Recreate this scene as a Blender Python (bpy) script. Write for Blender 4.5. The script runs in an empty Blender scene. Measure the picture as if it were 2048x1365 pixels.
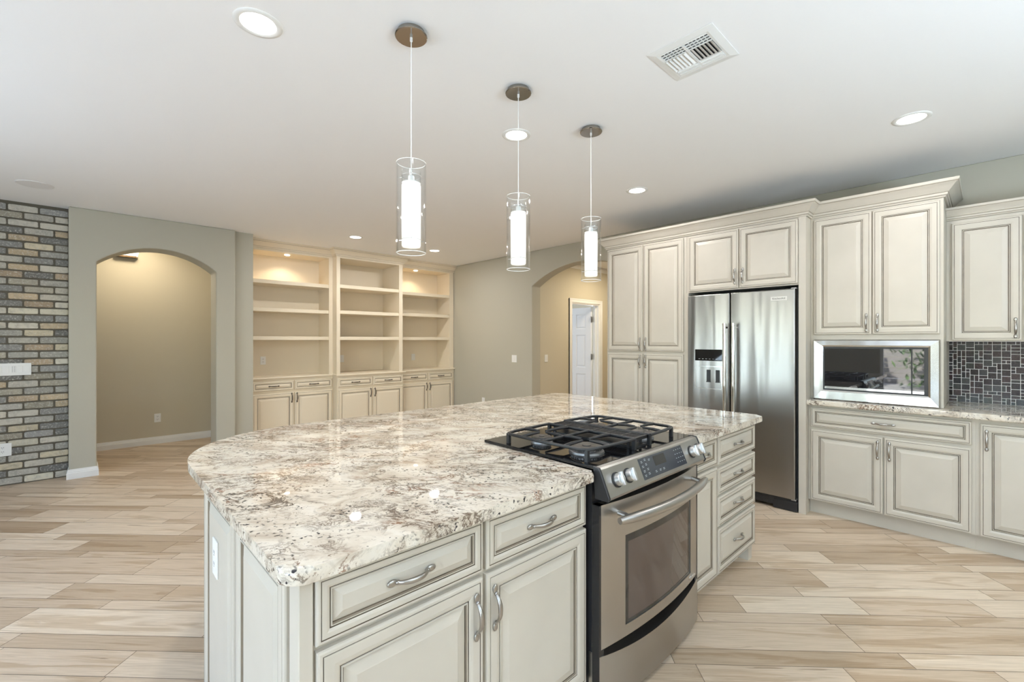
import bpy, bmesh, math, random
from mathutils import Vector, Matrix
random.seed(7)
C = bpy.context.scene
PI = math.pi

# ------------------------------------------------------------------ camera, world, daylight, exposure
cam_d = bpy.data.cameras.new('camera'); cam = bpy.data.objects.new('camera', cam_d)
C.collection.objects.link(cam); C.camera = cam
THETA = math.radians(46.46)                       # heading measured from +X
cam_d.sensor_width = 36.0; cam_d.lens = 905.0 / 2048 * 36.0
cam_d.shift_y = -1.5 / 2048; cam_d.clip_start = 0.02
cam.location = (0, 0, 1.42); cam.rotation_euler = (PI / 2, 0, THETA - PI / 2)

C.view_settings.view_transform = 'Standard'; C.view_settings.look = 'None'
C.view_settings.gamma = 1.0; C.view_settings.use_curve_mapping = False
C.view_settings.exposure = 0.24
C.cycles.use_denoising = True
C.cycles.max_bounces = 8; C.cycles.diffuse_bounces = 5; C.cycles.glossy_bounces = 4
C.cycles.transmission_bounces = 4; C.cycles.transparent_max_bounces = 12
C.cycles.caustics_reflective = False; C.cycles.caustics_refractive = False
C.cycles.sample_clamp_indirect = 6.0

W = bpy.data.worlds.new('world'); C.world = W; W.use_nodes = True
_n = W.node_tree.nodes; _l = W.node_tree.links
_sky = _n.new('ShaderNodeTexSky'); _sky.sky_type = 'NISHITA'; _sky.sun_disc = False
_sky.sun_elevation = math.radians(48); _sky.sun_rotation = math.radians(140)
_wb = _n.new('ShaderNodeMix'); _wb.data_type = 'RGBA'; _wb.blend_type = 'MULTIPLY'; _wb.inputs[0].default_value = 1.0
_wb.inputs[7].default_value = (1.0, 0.90, 0.84, 1)      # camera white balance for a hazy day
_l.new(_sky.outputs[0], _wb.inputs[6]); _l.new(_wb.outputs[2], _n['Background'].inputs[0]); _n['Background'].inputs[1].default_value = 2.5

def area(name, loc, rot, sx, sy, watts, col=(1, 1, 1), shape='RECTANGLE', spread=PI):
    d = bpy.data.lights.new(name, 'AREA'); d.shape = shape; d.size = sx; d.size_y = sy
    d.energy = watts; d.color = col; d.spread = spread
    o = bpy.data.objects.new(name, d); C.collection.objects.link(o)
    o.location = loc; o.rotation_euler = rot
    return o
DAY = (0.68, 0.84, 1.0)
WARM_FILL = (1.0, 0.93, 0.82)
COOL_FILL = (0.66, 0.83, 1.0)
# sky light is guided through the glazed patio door and tall window (west) by portals; added fill lamps: a warm one
# at the made-up south window, two aimed up to brighten the ceiling
for _nm, _lo, _sx, _sy in (('portal_patio_door', (-2.58, -0.09, 1.12), 2.15, 3.1), ('portal_tall_window', (-2.58, 3.50, 1.32), 1.75, 1.7)):
    area(_nm, _lo, (0, -PI / 2, 0), _sx, _sy, 1.0).data.cycles.is_portal = True
area('south_window_fill', (1.2, -2.50, 1.55), (PI / 2, 0, 0), 2.6, 1.3, 8, WARM_FILL)
area('ceiling_fill_window', (-2.48, 3.50, 1.1), (0, -PI / 2 - 1.3, 0), 1.0, 1.6, 40, COOL_FILL)
area('ceiling_fill_south', (1.2, -2.48, 1.3), (PI / 2 + 1.42, 0, 0), 2.6, 0.9, 200, COOL_FILL)

# sun over the roof from the east: lights the garden only
_sd = bpy.data.lights.new('sun', 'SUN'); _sd.energy = 48; _sd.angle = 0.01; _sd.color = (1.0, .95, .88)
_so = bpy.data.objects.new('sun', _sd); C.collection.objects.link(_so); _so.rotation_euler = (0, math.radians(46), math.radians(12))

ZC = 2.79                                          # ceiling height

# ------------------------------------------------------------------ materials
def mat(name, col=(0.8, 0.8, 0.8), rough=0.5, metal=0.0, spec=0.5, emit=None, estr=0.0, coat=0.0):
    m = bpy.data.materials.new(name); m.use_nodes = True
    b = m.node_tree.nodes['Principled BSDF']
    b.inputs['Base Color'].default_value = (*col, 1); b.inputs['Roughness'].default_value = rough
    b.inputs['Metallic'].default_value = metal; b.inputs['Specular IOR Level'].default_value = spec
    b.inputs['Coat Weight'].default_value = coat
    if emit:
        b.inputs['Emission Color'].default_value = (*emit, 1); b.inputs['Emission Strength'].default_value = estr
    return m
class NT:
    def __init__(s, m): s.t = m.node_tree; s.n = s.t.nodes; s.l = s.t.links; s.b = s.n['Principled BSDF']
    def new(s, k, **kw):
        q = s.n.new(k)
        for a, v in kw.items(): setattr(q, a, v)
        return q
    def link(s, a, b): s.l.new(a, b)
    def coord(s, which='Object', scale=(1, 1, 1), rot=(0, 0, 0)):
        t = s.new('ShaderNodeTexCoord'); m = s.new('ShaderNodeMapping')
        m.inputs['Scale'].default_value = scale; m.inputs['Rotation'].default_value = rot
        s.link(t.outputs[which], m.inputs['Vector']); return m.outputs[0]
    def noise(s, vec, scale, detail=4, rough=0.55, dist=0.0):
        q = s.new('ShaderNodeTexNoise'); q.inputs['Scale'].default_value = scale
        q.inputs['Detail'].default_value = detail; q.inputs['Roughness'].default_value = rough
        q.inputs['Distortion'].default_value = dist; s.link(vec, q.inputs['Vector']); return q.outputs['Fac']
    def ramp(s, fac, stops):
        q = s.new('ShaderNodeValToRGB'); e = q.color_ramp.elements
        while len(e) < len(stops): e.new(0.5)
        for i, (p, c) in enumerate(stops):
            e[i].position = p; e[i].color = (*c, 1) if not isinstance(c, float) else (c, c, c, 1)
        s.link(fac, q.inputs[0]); return q.outputs[0]
    def math(s, op, a, b=0.0):
        q = s.new('ShaderNodeMath', operation=op)
        for i, v in enumerate((a, b)):
            if isinstance(v, (int, float)): q.inputs[i].default_value = v
            else: s.link(v, q.inputs[i])
        return q.outputs[0]
    def mix(s, fac, a, b, mode='MIX'):
        q = s.new('ShaderNodeMix', data_type='RGBA', blend_type=mode)
        for i, v in ((0, fac), (6, a), (7, b)):
            if isinstance(v, (int, float)): q.inputs[i].default_value = v
            elif isinstance(v, tuple): q.inputs[i].default_value = (*v, 1)
            else: s.link(v, q.inputs[i])
        return q.outputs[2]
    def bump(s, h, strength=0.2, dist=0.01):
        q = s.new('ShaderNodeBump'); q.inputs['Strength'].default_value = strength
        q.inputs['Distance'].default_value = dist; s.link(h, q.inputs['Height'])
        s.link(q.outputs[0], s.b.inputs['Normal'])

def paint(name, col, rough, tex, amt=0.12):
    m = mat(name, col, rough, spec=0.3); t = NT(m); v = t.coord()
    t.bump(t.noise(v, tex, 3), amt, 0.004); return m
M_WALL = paint('wall_paint', (0.475, 0.455, 0.378), 0.7, 90)
M_CEIL = paint('ceiling_paint', (0.90, 0.90, 0.90), 0.8, 60)
M_HALL = paint('warm_wall_paint', (0.60, 0.55, 0.43), 0.7, 90)
M_WHITE = mat('white_paint', (0.82, 0.82, 0.80), 0.4)
M_PLASTIC = mat('white_plastic', (0.85, 0.85, 0.83), 0.3)
M_SLOT = mat('outlet_slot', (0.10, 0.10, 0.10), 0.6)
M_GREYPL = mat('grey_plastic', (0.45, 0.45, 0.45), 0.4)

def cabinet_paint():
    m = mat('cream_cabinet_paint', (0.74, 0.70, 0.60), 0.38); t = NT(m); v = t.coord(scale=(1, 1, 1))
    n = t.noise(v, 3.0, 3)
    t.link(t.ramp(n, [(0.3, (0.545, 0.503, 0.432)), (0.7, (0.595, 0.550, 0.474))]), t.b.inputs['Base Color'])
    return m
M_CAB = cabinet_paint()
M_BOOK = mat('warm_lit_bookcase_paint', (0.79, 0.70, 0.55), 0.4)  # cabinet cream yellowed and lightened to carry the warm light on the bookcase
def glaze():
    m = mat('brown_glaze', (0.12, 0.085, 0.055), 0.55); t = NT(m); v = t.coord()
    n = t.noise(v, 14.0, 3)
    t.link(t.ramp(n, [(0.3, (0.055, 0.04, 0.028)), (0.8, (0.20, 0.155, 0.105))]), t.b.inputs['Base Color'])
    return m
M_GLAZE = glaze()
M_GLAZE2 = mat('light_glaze', (0.30, 0.25, 0.19), 0.5)

def granite():
    m = mat('granite', (0.8, 0.76, 0.7), 0.025, spec=0.5); t = NT(m)
    v = t.coord(scale=(1, 1.0, 1), rot=(0, 0, math.radians(48)))
    st = t.new('ShaderNodeMapping'); st.inputs['Scale'].default_value = (0.62, 1.0, 1.0); t.link(v, st.inputs[0]); s = st.outputs[0]
    wob = t.noise(s, 6.0, 5, 0.6, 0.8)
    base = t.ramp(t.noise(s, 9.0, 5, 0.62, 0.8), [(0.28, (0.50, 0.42, 0.34)), (0.40, (0.68, 0.61, 0.52)), (0.50, (0.80, 0.745, 0.655)), (0.62, (0.84, 0.80, 0.73)), (0.74, (0.74, 0.69, 0.61))])
    # grey clouds
    g = t.ramp(t.noise(s, 22.0, 6, 0.70, 0.6), [(0.55, 0.0), (0.66, 0.55)])
    c1 = t.mix(g, base, (0.47, 0.41, 0.35))
    # brown veins: ridges of distorted noise, broken up by a slow mask
    r1 = t.math('ABSOLUTE', t.math('SUBTRACT', t.noise(s, 9.5, 8, 0.70, 0.8), 0.5))
    vein = t.ramp(r1, [(0.0, 1.0), (0.012, 0.85), (0.030, 0.0)])
    msk = t.ramp(t.noise(s, 5.0, 4, 0.6), [(0.41, 0.0), (0.55, 0.95)])
    vc = t.ramp(wob, [(0.38, (0.075, 0.055, 0.045)), (0.50, (0.13, 0.085, 0.055)), (0.62, (0.30, 0.14, 0.08))])
    c2 = t.mix(t.math('MULTIPLY', vein, msk), c1, vc)
    r2 = t.math('ABSOLUTE', t.math('SUBTRACT', t.noise(s, 24.0, 7, 0.74, 0.9), 0.5))
    v2 = t.ramp(r2, [(0.0, 0.95), (0.014, 0.8), (0.034, 0.0)])
    m2 = t.ramp(t.noise(s, 7.5, 4, 0.6), [(0.46, 0.0), (0.60, 0.9)])
    c3 = t.mix(t.math('MULTIPLY', v2, m2), c2, (0.14, 0.095, 0.07))
    # dark mineral specks in clusters
    sp = t.ramp(t.noise(v, 85.0, 2, 0.5), [(0.60, 0.0), (0.64, 1.0)])
    sm = t.ramp(t.noise(s, 11.0, 4, 0.65), [(0.44, 0.0), (0.56, 1.0)])
    c4 = t.mix(t.math('MULTIPLY', sp, sm), c3, (0.045, 0.04, 0.045))
    t.link(t.mix(1.0, c4, (0.87, 0.85, 0.82), 'MULTIPLY'), t.b.inputs['Base Color'])
    return m
M_GRANITE = granite()

def steel(name, col, rough, axis, wav=0.0):
    m = mat(name, col, rough, metal=1.0); t = NT(m)
    if axis is None:
        v2 = t.coord(scale=(1.0, 2.6, 0.20)); t.bump(t.noise(v2, 2.6, 1, 0.4, 0.3), wav, 0.06); return m
    sc = {'z': (90, 90, 3), 'y': (90, 3, 90), 'x': (3, 90, 90)}[axis]
    v = t.coord(scale=sc); n = t.noise(v, 3.0, 3)
    lo, hi = rough - 0.012, rough + 0.015
    t.link(t.ramp(n, [(0.3, float(lo)), (0.7, float(hi))]), t.b.inputs['Roughness'])
    if wav:
        v2 = t.coord(scale=(1.0, 2.6, 0.22)); t.bump(t.noise(v2, 2.6, 1, 0.4, 0.3), wav, 0.06)
    return m
M_FRIDGE = steel('brushed_steel_fridge', (0.345, 0.338, 0.326), 0.29, None, 0.30)
M_STEEL = steel('brushed_steel', (0.47, 0.455, 0.435), 0.30, None, 0.05)
M_TRIM_STEEL = steel('brushed_steel_trim', (0.74, 0.75, 0.75), 0.18, None, 0.08)
M_CHROME = mat('chrome', (0.80, 0.80, 0.80), 0.08, metal=1.0)
M_BADGE = mat('silver_badge', (0.62, 0.61, 0.59), 0.45, metal=0.6)
M_LITEDGE = mat('lit_glass_edge', (0.88, 0.89, 0.88), 0.4)  # white colour stands in for light guided to the glass edges
M_CANOPY = mat('darkened_chrome', (0.36, 0.335, 0.30), 0.10, metal=1.0)  # chrome darkened so its colour carries the brown reflections
M_KNOB = mat('satin_chrome', (0.70, 0.71, 0.72), 0.32, metal=1.0)
M_PULL = mat('pewter', (0.42, 0.40, 0.375), 0.30, metal=1.0)
M_DARKPULL = mat('dark_pewter', (0.16, 0.14, 0.12), 0.35, metal=1.0)
M_BLACK = mat('black_enamel', (0.012, 0.012, 0.014), 0.25)
M_BLACKPL = mat('black_plastic', (0.02, 0.02, 0.022), 0.4)
M_BLACKGLASS = mat('black_glass', (0.008, 0.008, 0.009), 0.03, spec=0.6)
M_MICROGLASS = mat('mirror_dark_glass', (0.012, 0.012, 0.014), 0.02, spec=1.0)
M_IRON = mat('cast_iron', (0.016, 0.0165, 0.018), 0.42)
M_CAP = mat('burner_cap_enamel', (0.085, 0.075, 0.065), 0.38)
M_CONTROL = mat('control_glass', (0.045, 0.05, 0.06), 0.12)
M_MARK = mat('pale_marking', (0.55, 0.58, 0.60), 0.5)
M_ALU = mat('aluminium_burner', (0.22, 0.22, 0.225), 0.45, metal=1.0)
M_OVENGLASS = mat('oven_glass', (0.085, 0.062, 0.052), 0.05, spec=0.7)
M_GLASSEDGE = mat('glass_edge', (0.03, 0.028, 0.026), 0.1)
M_BRONZE = mat('bronze', (0.16, 0.10, 0.05), 0.4, metal=0.7)
M_LENS = mat('lit_lens', (1, 1, 1), 0.4, emit=(1.0, 0.965, 0.90), estr=6.0)
M_PUCK = mat('lit_puck', (1, 1, 1), 0.4, emit=(1.0, 0.90, 0.74), estr=9.0)
M_SPEAKER = mat('speaker_grille', (0.78, 0.77, 0.76), 0.7)
M_VENTDARK = mat('duct_dark', (0.02, 0.02, 0.02), 0.8)
M_DOOR = mat('door_white', (0.80, 0.81, 0.84), 0.4)

def thin_glass(name, tint=(1, 1, 1), base=0.04, edge=0.55):
    m = bpy.data.materials.new(name); m.use_nodes = True; t = m.node_tree; n = t.nodes
    n.remove(n['Principled BSDF']); out = n['Material Output']
    tr = n.new('ShaderNodeBsdfTransparent'); tr.inputs[0].default_value = (*tint, 1)
    gl = n.new('ShaderNodeBsdfGlossy'); gl.inputs['Roughness'].default_value = 0.03
    lw = n.new('ShaderNodeLayerWeight'); lw.inputs[0].default_value = 0.5
    pw = n.new('ShaderNodeMath'); pw.operation = 'POWER'; pw.inputs[1].default_value = 4.0; t.links.new(lw.outputs['Facing'], pw.inputs[0])
    mp = n.new('ShaderNodeMapRange'); mp.inputs[3].default_value = base; mp.inputs[4].default_value = edge
    mx = n.new('ShaderNodeMixShader')
    t.links.new(pw.outputs[0], mp.inputs[0]); t.links.new(mp.outputs[0], mx.inputs[0])
    t.links.new(tr.outputs[0], mx.inputs[1]); t.links.new(gl.outputs[0], mx.inputs[2]); t.links.new(mx.outputs[0], out.inputs[0])
    return m
M_GLASS = thin_glass('clear_glass', (0.985, 0.99, 0.99), 0.035, 0.7)
M_PANE = thin_glass('window_pane', (0.96, 0.98, 0.98), 0.04, 0.4)
def opal():
    m = bpy.data.materials.new('opal_glass'); m.use_nodes = True; t = m.node_tree; n = t.nodes
    n.remove(n['Principled BSDF']); out = n['Material Output']
    a = n.new('ShaderNodeBsdfTranslucent'); a.inputs[0].default_value = (0.9, 0.89, 0.87, 1)
    b = n.new('ShaderNodeBsdfDiffuse'); b.inputs[0].default_value = (0.9, 0.89, 0.87, 1)
    mx = n.new('ShaderNodeMixShader'); mx.inputs[0].default_value = 0.45
    e = n.new('ShaderNodeEmission'); e.inputs[0].default_value = (1, 0.97, 0.93, 1); e.inputs[1].default_value = 0.2
    ad = n.new('ShaderNodeAddShader')
    t.links.new(a.outputs[0], mx.inputs[1]); t.links.new(b.outputs[0], mx.inputs[2])
    t.links.new(mx.outputs[0], ad.inputs[0]); t.links.new(e.outputs[0], ad.inputs[1]); t.links.new(ad.outputs[0], out.inputs[0])
    return m
M_OPAL = opal()

def brick_mat():
    m = mat('washed_brick', (0.4, 0.36, 0.3), 0.9, spec=0.2); t = NT(m)
    a = t.new('ShaderNodeAttribute', attribute_name='tint'); v = t.coord()
    n = t.noise(v, 60, 5, 0.7); n2 = t.noise(v, 22, 4, 0.6)
    c = t.mix(t.ramp(n2, [(0.35, 0.0), (0.65, 0.55)]), a.outputs['Color'], (0.20, 0.19, 0.18), 'MULTIPLY')
    c = t.mix(t.ramp(n2, [(0.30, 0.35), (0.55, 0.0)]), a.outputs['Color'], (0.15, 0.145, 0.14))
    c = t.mix(t.ramp(n, [(0.52, 0.0), (0.66, 0.7)]), c, (0.66, 0.64, 0.58))
    t.link(c, t.b.inputs['Base Color']); t.bump(n, 0.5, 0.006); return m
M_BRICK = brick_mat()
M_MORTAR = paint('dark_mortar', (0.13, 0.115, 0.088), 0.95, 120, 0.5)

def plank_mat():
    m = mat('wood_look_tile', (0.5, 0.4, 0.3), 0.42, spec=0.35); t = NT(m)
    uv = t.new('ShaderNodeUVMap'); uv.uv_map = 'plank'
    a = t.new('ShaderNodeAttribute', attribute_name='tint')
    sep = t.new('ShaderNodeSeparateColor'); t.link(a.outputs['Color'], sep.inputs[0])
    off = t.new('ShaderNodeCombineXYZ')
    t.link(t.math('MULTIPLY', sep.outputs[1], 40.0), off.inputs[0]); t.link(t.math('MULTIPLY', sep.outputs[2], 40.0), off.inputs[1])
    add = t.new('ShaderNodeVectorMath', operation='ADD'); t.link(uv.outputs[0], add.inputs[0]); t.link(off.outputs[0], add.inputs[1])
    def stretched(sx, sy):
        q = t.new('ShaderNodeMapping'); q.inputs['Scale'].default_value = (sx, sy, 1); t.link(add.outputs[0], q.inputs[0]); return q.outputs[0]
    tone = t.ramp(sep.outputs[0], [(0.0, (0.47, 0.355, 0.245)), (0.45, (0.63, 0.505, 0.38)), (1.0, (0.76, 0.645, 0.51))])
    band = t.ramp(t.noise(stretched(0.9, 9.0), 1.3, 5, 0.58, 0.8), [(0.53, 0.0), (0.59, 0.60)])
    c = t.mix(band, tone, t.mix(1.0, tone, (0.72, 0.64, 0.54), 'MULTIPLY'))
    fine = t.ramp(t.noise(stretched(2.0, 60.0), 2.2, 5, 0.6, 0.4), [(0.35, (0.84, 0.82, 0.79)), (0.65, (1.05, 1.05, 1.05))])
    c = t.mix(1.0, c, fine, 'MULTIPLY')
    streak = t.ramp(t.noise(stretched(1.8, 26.0), 1.4, 3, 0.5, 1.0), [(0.70, 0.0), (0.73, 0.6)])
    c = t.mix(streak, c, (0.20, 0.13, 0.075))
    t.link(c, t.b.inputs['Base Color']); return m
M_PLANK = plank_mat()
M_GROUT = mat('tile_grout', (0.19, 0.15, 0.11), 0.9)

def mosaic_mat():
    m = mat('glass_mosaic', (0.05, 0.04, 0.05), 0.10, spec=0.2); t = NT(m)
    a = t.new('ShaderNodeAttribute', attribute_name='tint'); v = t.coord()
    n = t.noise(v, 90, 4, 0.6, 0.6)
    t.link(t.mix(t.ramp(n, [(0.50, 0.0), (0.70, 0.5)]), a.outputs['Color'], (0.10, 0.08, 0.085)), t.b.inputs['Base Color'])
    t.bump(n, 0.04, 0.003); return m
M_MOSAIC = mosaic_mat()
M_MOSGROUT = mat('pale_grout', (0.88, 0.87, 0.86), 0.7)
def leaf_mat():
    m = mat('leaf', (0.06, 0.13, 0.04), 0.5); t = NT(m); n = t.noise(t.coord(), 6, 2)
    t.link(t.ramp(n, [(0.3, (0.03, 0.08, 0.02)), (0.7, (0.16, 0.26, 0.09))]), t.b.inputs['Base Color']); return m
M_LEAF = leaf_mat()
M_FENCE = paint('fence_wood', (0.30, 0.28, 0.27), 0.8, 30)
M_PATIO = paint('patio_paver', (0.42, 0.41, 0.40), 0.9, 12)

# ------------------------------------------------------------------ mesh helpers
class MB:
    def __init__(s): s.bm = bmesh.new(); s.tint = None
    def _mi(s, faces, mi):
        for f in faces: f.material_index = mi
    def box(s, x0, x1, y0, y1, z0, z1, mi=0, bev=0.0, seg=1):
        vs = [s.bm.verts.new((x, y, z)) for z in (z0, z1) for y in (y0, y1) for x in (x0, x1)]
        q = [(0, 2, 3, 1), (4, 5, 7, 6), (0, 1, 5, 4), (2, 6, 7, 3), (0, 4, 6, 2), (1, 3, 7, 5)]
        fs = [s.bm.faces.new([vs[i] for i in k]) for k in q]; s._mi(fs, mi)
        if bev:
            es = list({e for f in fs for e in f.edges})
            r = bmesh.ops.bevel(s.bm, geom=es, offset=bev, segments=seg, profile=0.5, affect='EDGES')
            s._mi(r['faces'], mi)
        return s
    def prism(s, pts, d, mi=0):
        """closed polygon of 3-D points extruded by vector d"""
        d = Vector(d); a = [s.bm.verts.new(p) for p in pts]; b = [s.bm.verts.new(Vector(p) + d) for p in pts]
        fs = [s.bm.faces.new(a[::-1]), s.bm.faces.new(b)]
        n = len(a)
        for i in range(n): fs.append(s.bm.faces.new([a[i], a[(i + 1) % n], b[(i + 1) % n], b[i]]))
        s._mi(fs, mi); return s
    def rings(s, rings, mis, cap0=False, cap1=True, closed=True):
        """skin consecutive rings of points"""
        vr = [[s.bm.verts.new(p) for p in r] for r in rings]
        for i in range(len(vr) - 1):
            a, b = vr[i], vr[i + 1]; n = len(a)
            for k in range(n if closed else n - 1):
                f = s.bm.faces.new([a[k], a[(k + 1) % n], b[(k + 1) % n], b[k]])
                f.material_index = mis[i] if isinstance(mis, (list, tuple)) else mis
        last = mis[-1] if isinstance(mis, (list, tuple)) else mis
        if cap0: s.bm.faces.new(vr[0][::-1]).material_index = mis[0] if isinstance(mis, (list, tuple)) else mis
        if cap1: s.bm.faces.new(vr[-1]).material_index = last
        return s
    def tube(s, path, r, n=10, mi=0, sy=1.0, cap=True):
        path = [Vector(p) for p in path]; rs = r if isinstance(r, (list, tuple)) else [r] * len(path)
        rings = []; up = Vector((0, 0, 1))
        t0 = (path[1] - path[0]).normalized()
        if abs(t0.dot(up)) > 0.9: up = Vector((1, 0, 0))
        for i, p in enumerate(path):
            t = (path[min(i + 1, len(path) - 1)] - path[max(i - 1, 0)]).normalized()
            u = t.cross(up); u = u.normalized() if u.length > 1e-6 else t.orthogonal().normalized(); v = u.cross(t)
            rings.append([p + (u * math.cos(2 * PI * k / n) + v * math.sin(2 * PI * k / n) * sy) * rs[i] for k in range(n)])
        return s.rings(rings, mi, cap0=cap, cap1=cap)
    def lathe(s, prof, c=(0, 0, 0), axis='z', n=32, mi=0, cap0=False, cap1=False):
        c = Vector(c); rings = []
        for r, h in prof:
            ring = []
            for k in range(n):
                a = 2 * PI * k / n; x, y = r * math.cos(a), r * math.sin(a)
                ring.append(c + {'z': Vector((x, y, h)), 'y': Vector((x, h, y)), 'x': Vector((h, x, y))}[axis])
            rings.append(ring)
        return s.rings(rings, mi, cap0, cap1)
    def sphere(s, c, rx, ry, rz, nu=12, nv=8, mi=0):
        c = Vector(c); rings = []
        for j in range(1, nv):
            b = -PI / 2 + PI * j / nv
            rings.append([c + Vector((rx * math.cos(b) * math.cos(2 * PI * k / nu), ry * math.cos(b) * math.sin(2 * PI * k / nu), rz * math.sin(b))) for k in range(nu)])
        return s.rings(rings, mi, True, True)
    def sweep(s, path, prof, mi=0, side=1, closed=False, pm=None):
        """profile (offset outward, z) swept along an XY path with mitred corners; side=+1: outward is to the right of travel"""
        P = [Vector(p) for p in path]; rings = []
        for i, p in enumerate(P):
            d0 = (P[i] - P[i - 1]).normalized() if i else None
            d1 = (P[i + 1] - P[i]).normalized() if i < len(P) - 1 else None
            d0 = d0 or d1; d1 = d1 or d0
            n0 = Vector((d0.y, -d0.x)) * side; n1 = Vector((d1.y, -d1.x)) * side
            m = (n0 + n1); m = m / max(m.dot(n0), 1e-6)
            rings.append([(p.x + m.x * o, p.y + m.y * o, z) for o, z in prof])
        nf = len(s.bm.faces); s.rings(rings, mi, True, True)
        if pm:
            s.bm.faces.ensure_lookup_table(); n = len(prof)
            for q in range((len(P) - 1) * n): s.bm.faces[nf + q].material_index = pm[q % n]
        return s
    def xf(s, M, start=0):
        for v in list(s.bm.verts)[start:]: v.co = M @ v.co
        return s

def link(o): C.collection.objects.link(o); return o
def world_loc(o):
    v = Vector((0, 0, 0))
    while o: v += o.location; o = o.parent
    return v
def obj(name, mb, mats, parent=None, smooth=None, bevel=0.0, kind=None, label=None, seg=2, loc=None, weighted=False):
    bm = mb.bm if isinstance(mb, MB) else mb
    bmesh.ops.recalc_face_normals(bm, faces=bm.faces)
    base = world_loc(parent) if parent else (Vector(loc) if loc else Vector((0, 0, 0)))
    if base.length: bmesh.ops.translate(bm, verts=bm.verts, vec=-base)
    me = bpy.data.meshes.new(name); bm.to_mesh(me); bm.free()
    for m in (mats if isinstance(mats, (list, tuple)) else [mats]): me.materials.append(m)
    o = link(bpy.data.objects.new(name, me))
    if parent: o.parent = parent
    elif loc: o.location = loc
    if smooth is not None:
        for p in me.polygons: p.use_smooth = True
        me.set_sharp_from_angle(angle=math.radians(smooth))
    if smooth is not None and weighted:
        wnm = o.modifiers.new('weighted_normal', 'WEIGHTED_NORMAL'); wnm.keep_sharp = True; wnm.weight = 100
    if bevel:
        b = o.modifiers.new('bevel', 'BEVEL'); b.width = bevel; b.segments = seg; b.limit_method = 'ANGLE'; b.angle_limit = math.radians(40)
    if kind: o['kind'] = kind
    if label: o['label'] = label
    return o
def tag(o, label, cat, group=None):
    o['label'] = label; o['category'] = cat
    if group: o['group'] = group
    return o
def thing(name, label, cat, loc, group=None):
    o = link(bpy.data.objects.new(name, None)); o.location = loc; o.empty_display_size = 0.1
    return tag(o, label, cat, group)
def copy_tree(o, loc, label, parent=None):
    c = o.copy(); link(c)
    if parent is None: c.location = loc; c['label'] = label
    else: c.parent = parent
    for ch in o.children: copy_tree(ch, None, None, c)
    return c
def struct(name, mb, m, **k): return obj(name, mb, m, kind='structure', **k)

def frame_matrix(o, facing):
    """local (u right, v up, w towards the viewer) -> world"""
    U, Wd = {'-x': (Vector((0, -1, 0)), Vector((-1, 0, 0))), '-y': (Vector((1, 0, 0)), Vector((0, -1, 0)))}[facing]
    M = Matrix.Identity(4)
    for i, a in enumerate((U, Vector((0, 0, 1)), Wd)):
        for k in range(3): M[k][i] = a[k]
    for k in range(3): M[k][3] = o[k]
    return M
# raised-panel front: (inset, depth, material of the strip that ends here)
DOOR_PROF = [(0, -.020, 0), (0, -.006, 0), (.002, -.0022, 0), (.006, -.0004, 0), (.0125, 0, 0), (.0130, -.0014, 1), (.0150, -.0014, 1), (.0155, 0, 0),
             (.040, 0, 0), (.049, -.0018, 0), (.0535, -.0042, 0), (.0540, -.0060, 1), (.0566, -.0060, 1), (.0575, -.0035, 0), (.0605, -.0035, 0),
             (.0615, -.0105, 2), (.0650, -.0110, 1), (.0670, -.0105, 0), (.0925, -.0035, 0), (.0950, -.0025, 0)]
DRAW_PROF = [(0, -.020, 0), (0, -.006, 0), (.002, -.0022, 0), (.005, -.0004, 0), (.0100, 0, 0), (.0105, -.0014, 1), (.0124, -.0014, 1), (.0130, 0, 0),
             (.0240, 0, 0), (.0290, -.0018, 0), (.0310, -.0035, 0), (.0315, -.0055, 1), (.0338, -.0055, 1), (.0345, -.0030, 0), (.0370, -.0030, 0),
             (.0380, -.0100, 2), (.0410, -.0105, 1), (.0425, -.0100, 0), (.0590, -.0035, 0), (.0610, -.0025, 0)]
def front_panel(w, h, prof):
    mb = MB(); rings = []; mis = []
    for i, d, m in prof:
        rings.append([(i, i, d), (w - i, i, d), (w - i, h - i, d), (i, h - i, d)]); mis.append(m)
    mb.rings(rings, mis[1:] + [0], cap0=True, cap1=True); return mb
def front(parent, name, facing, a, b, z0, z1, plane, prof=DOOR_PROF, handle=None, hz=None):
    """raised panel between a (viewer's left) and b (viewer's right) on the given plane; handle: 'h', 'l', 'r' or None"""
    w = abs(b - a); h = z1 - z0
    k = min(1.0, h / (prof[-1][0] * 2.3), w / (prof[-1][0] * 2.3))
    pr = [(i * k, d, m) for i, d, m in prof]
    o = (plane, a, z0) if facing == '-x' else (a, plane, z0)
    mb = front_panel(w, h, pr); mb.xf(frame_matrix(o, facing))
    part = obj(name, mb, [FRONT_PAINT, M_GLAZE, M_GLAZE2], parent)
    if handle:
        if handle == 'h': pos = (w / 2, h / 2, -.0025); rot = True
        elif handle == 'r': pos = (w - .030, hz if hz is not None else h - .12, 0); rot = False
        else: pos = (.030, hz if hz is not None else h - .12, 0); rot = False
        add_handle(part, frame_matrix(o, facing), pos, rot)
    return part
FRONT_PAINT = M_CAB
HANDLE_ME = None; DARK_ME = None; DARK_PULLS = False
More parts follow.
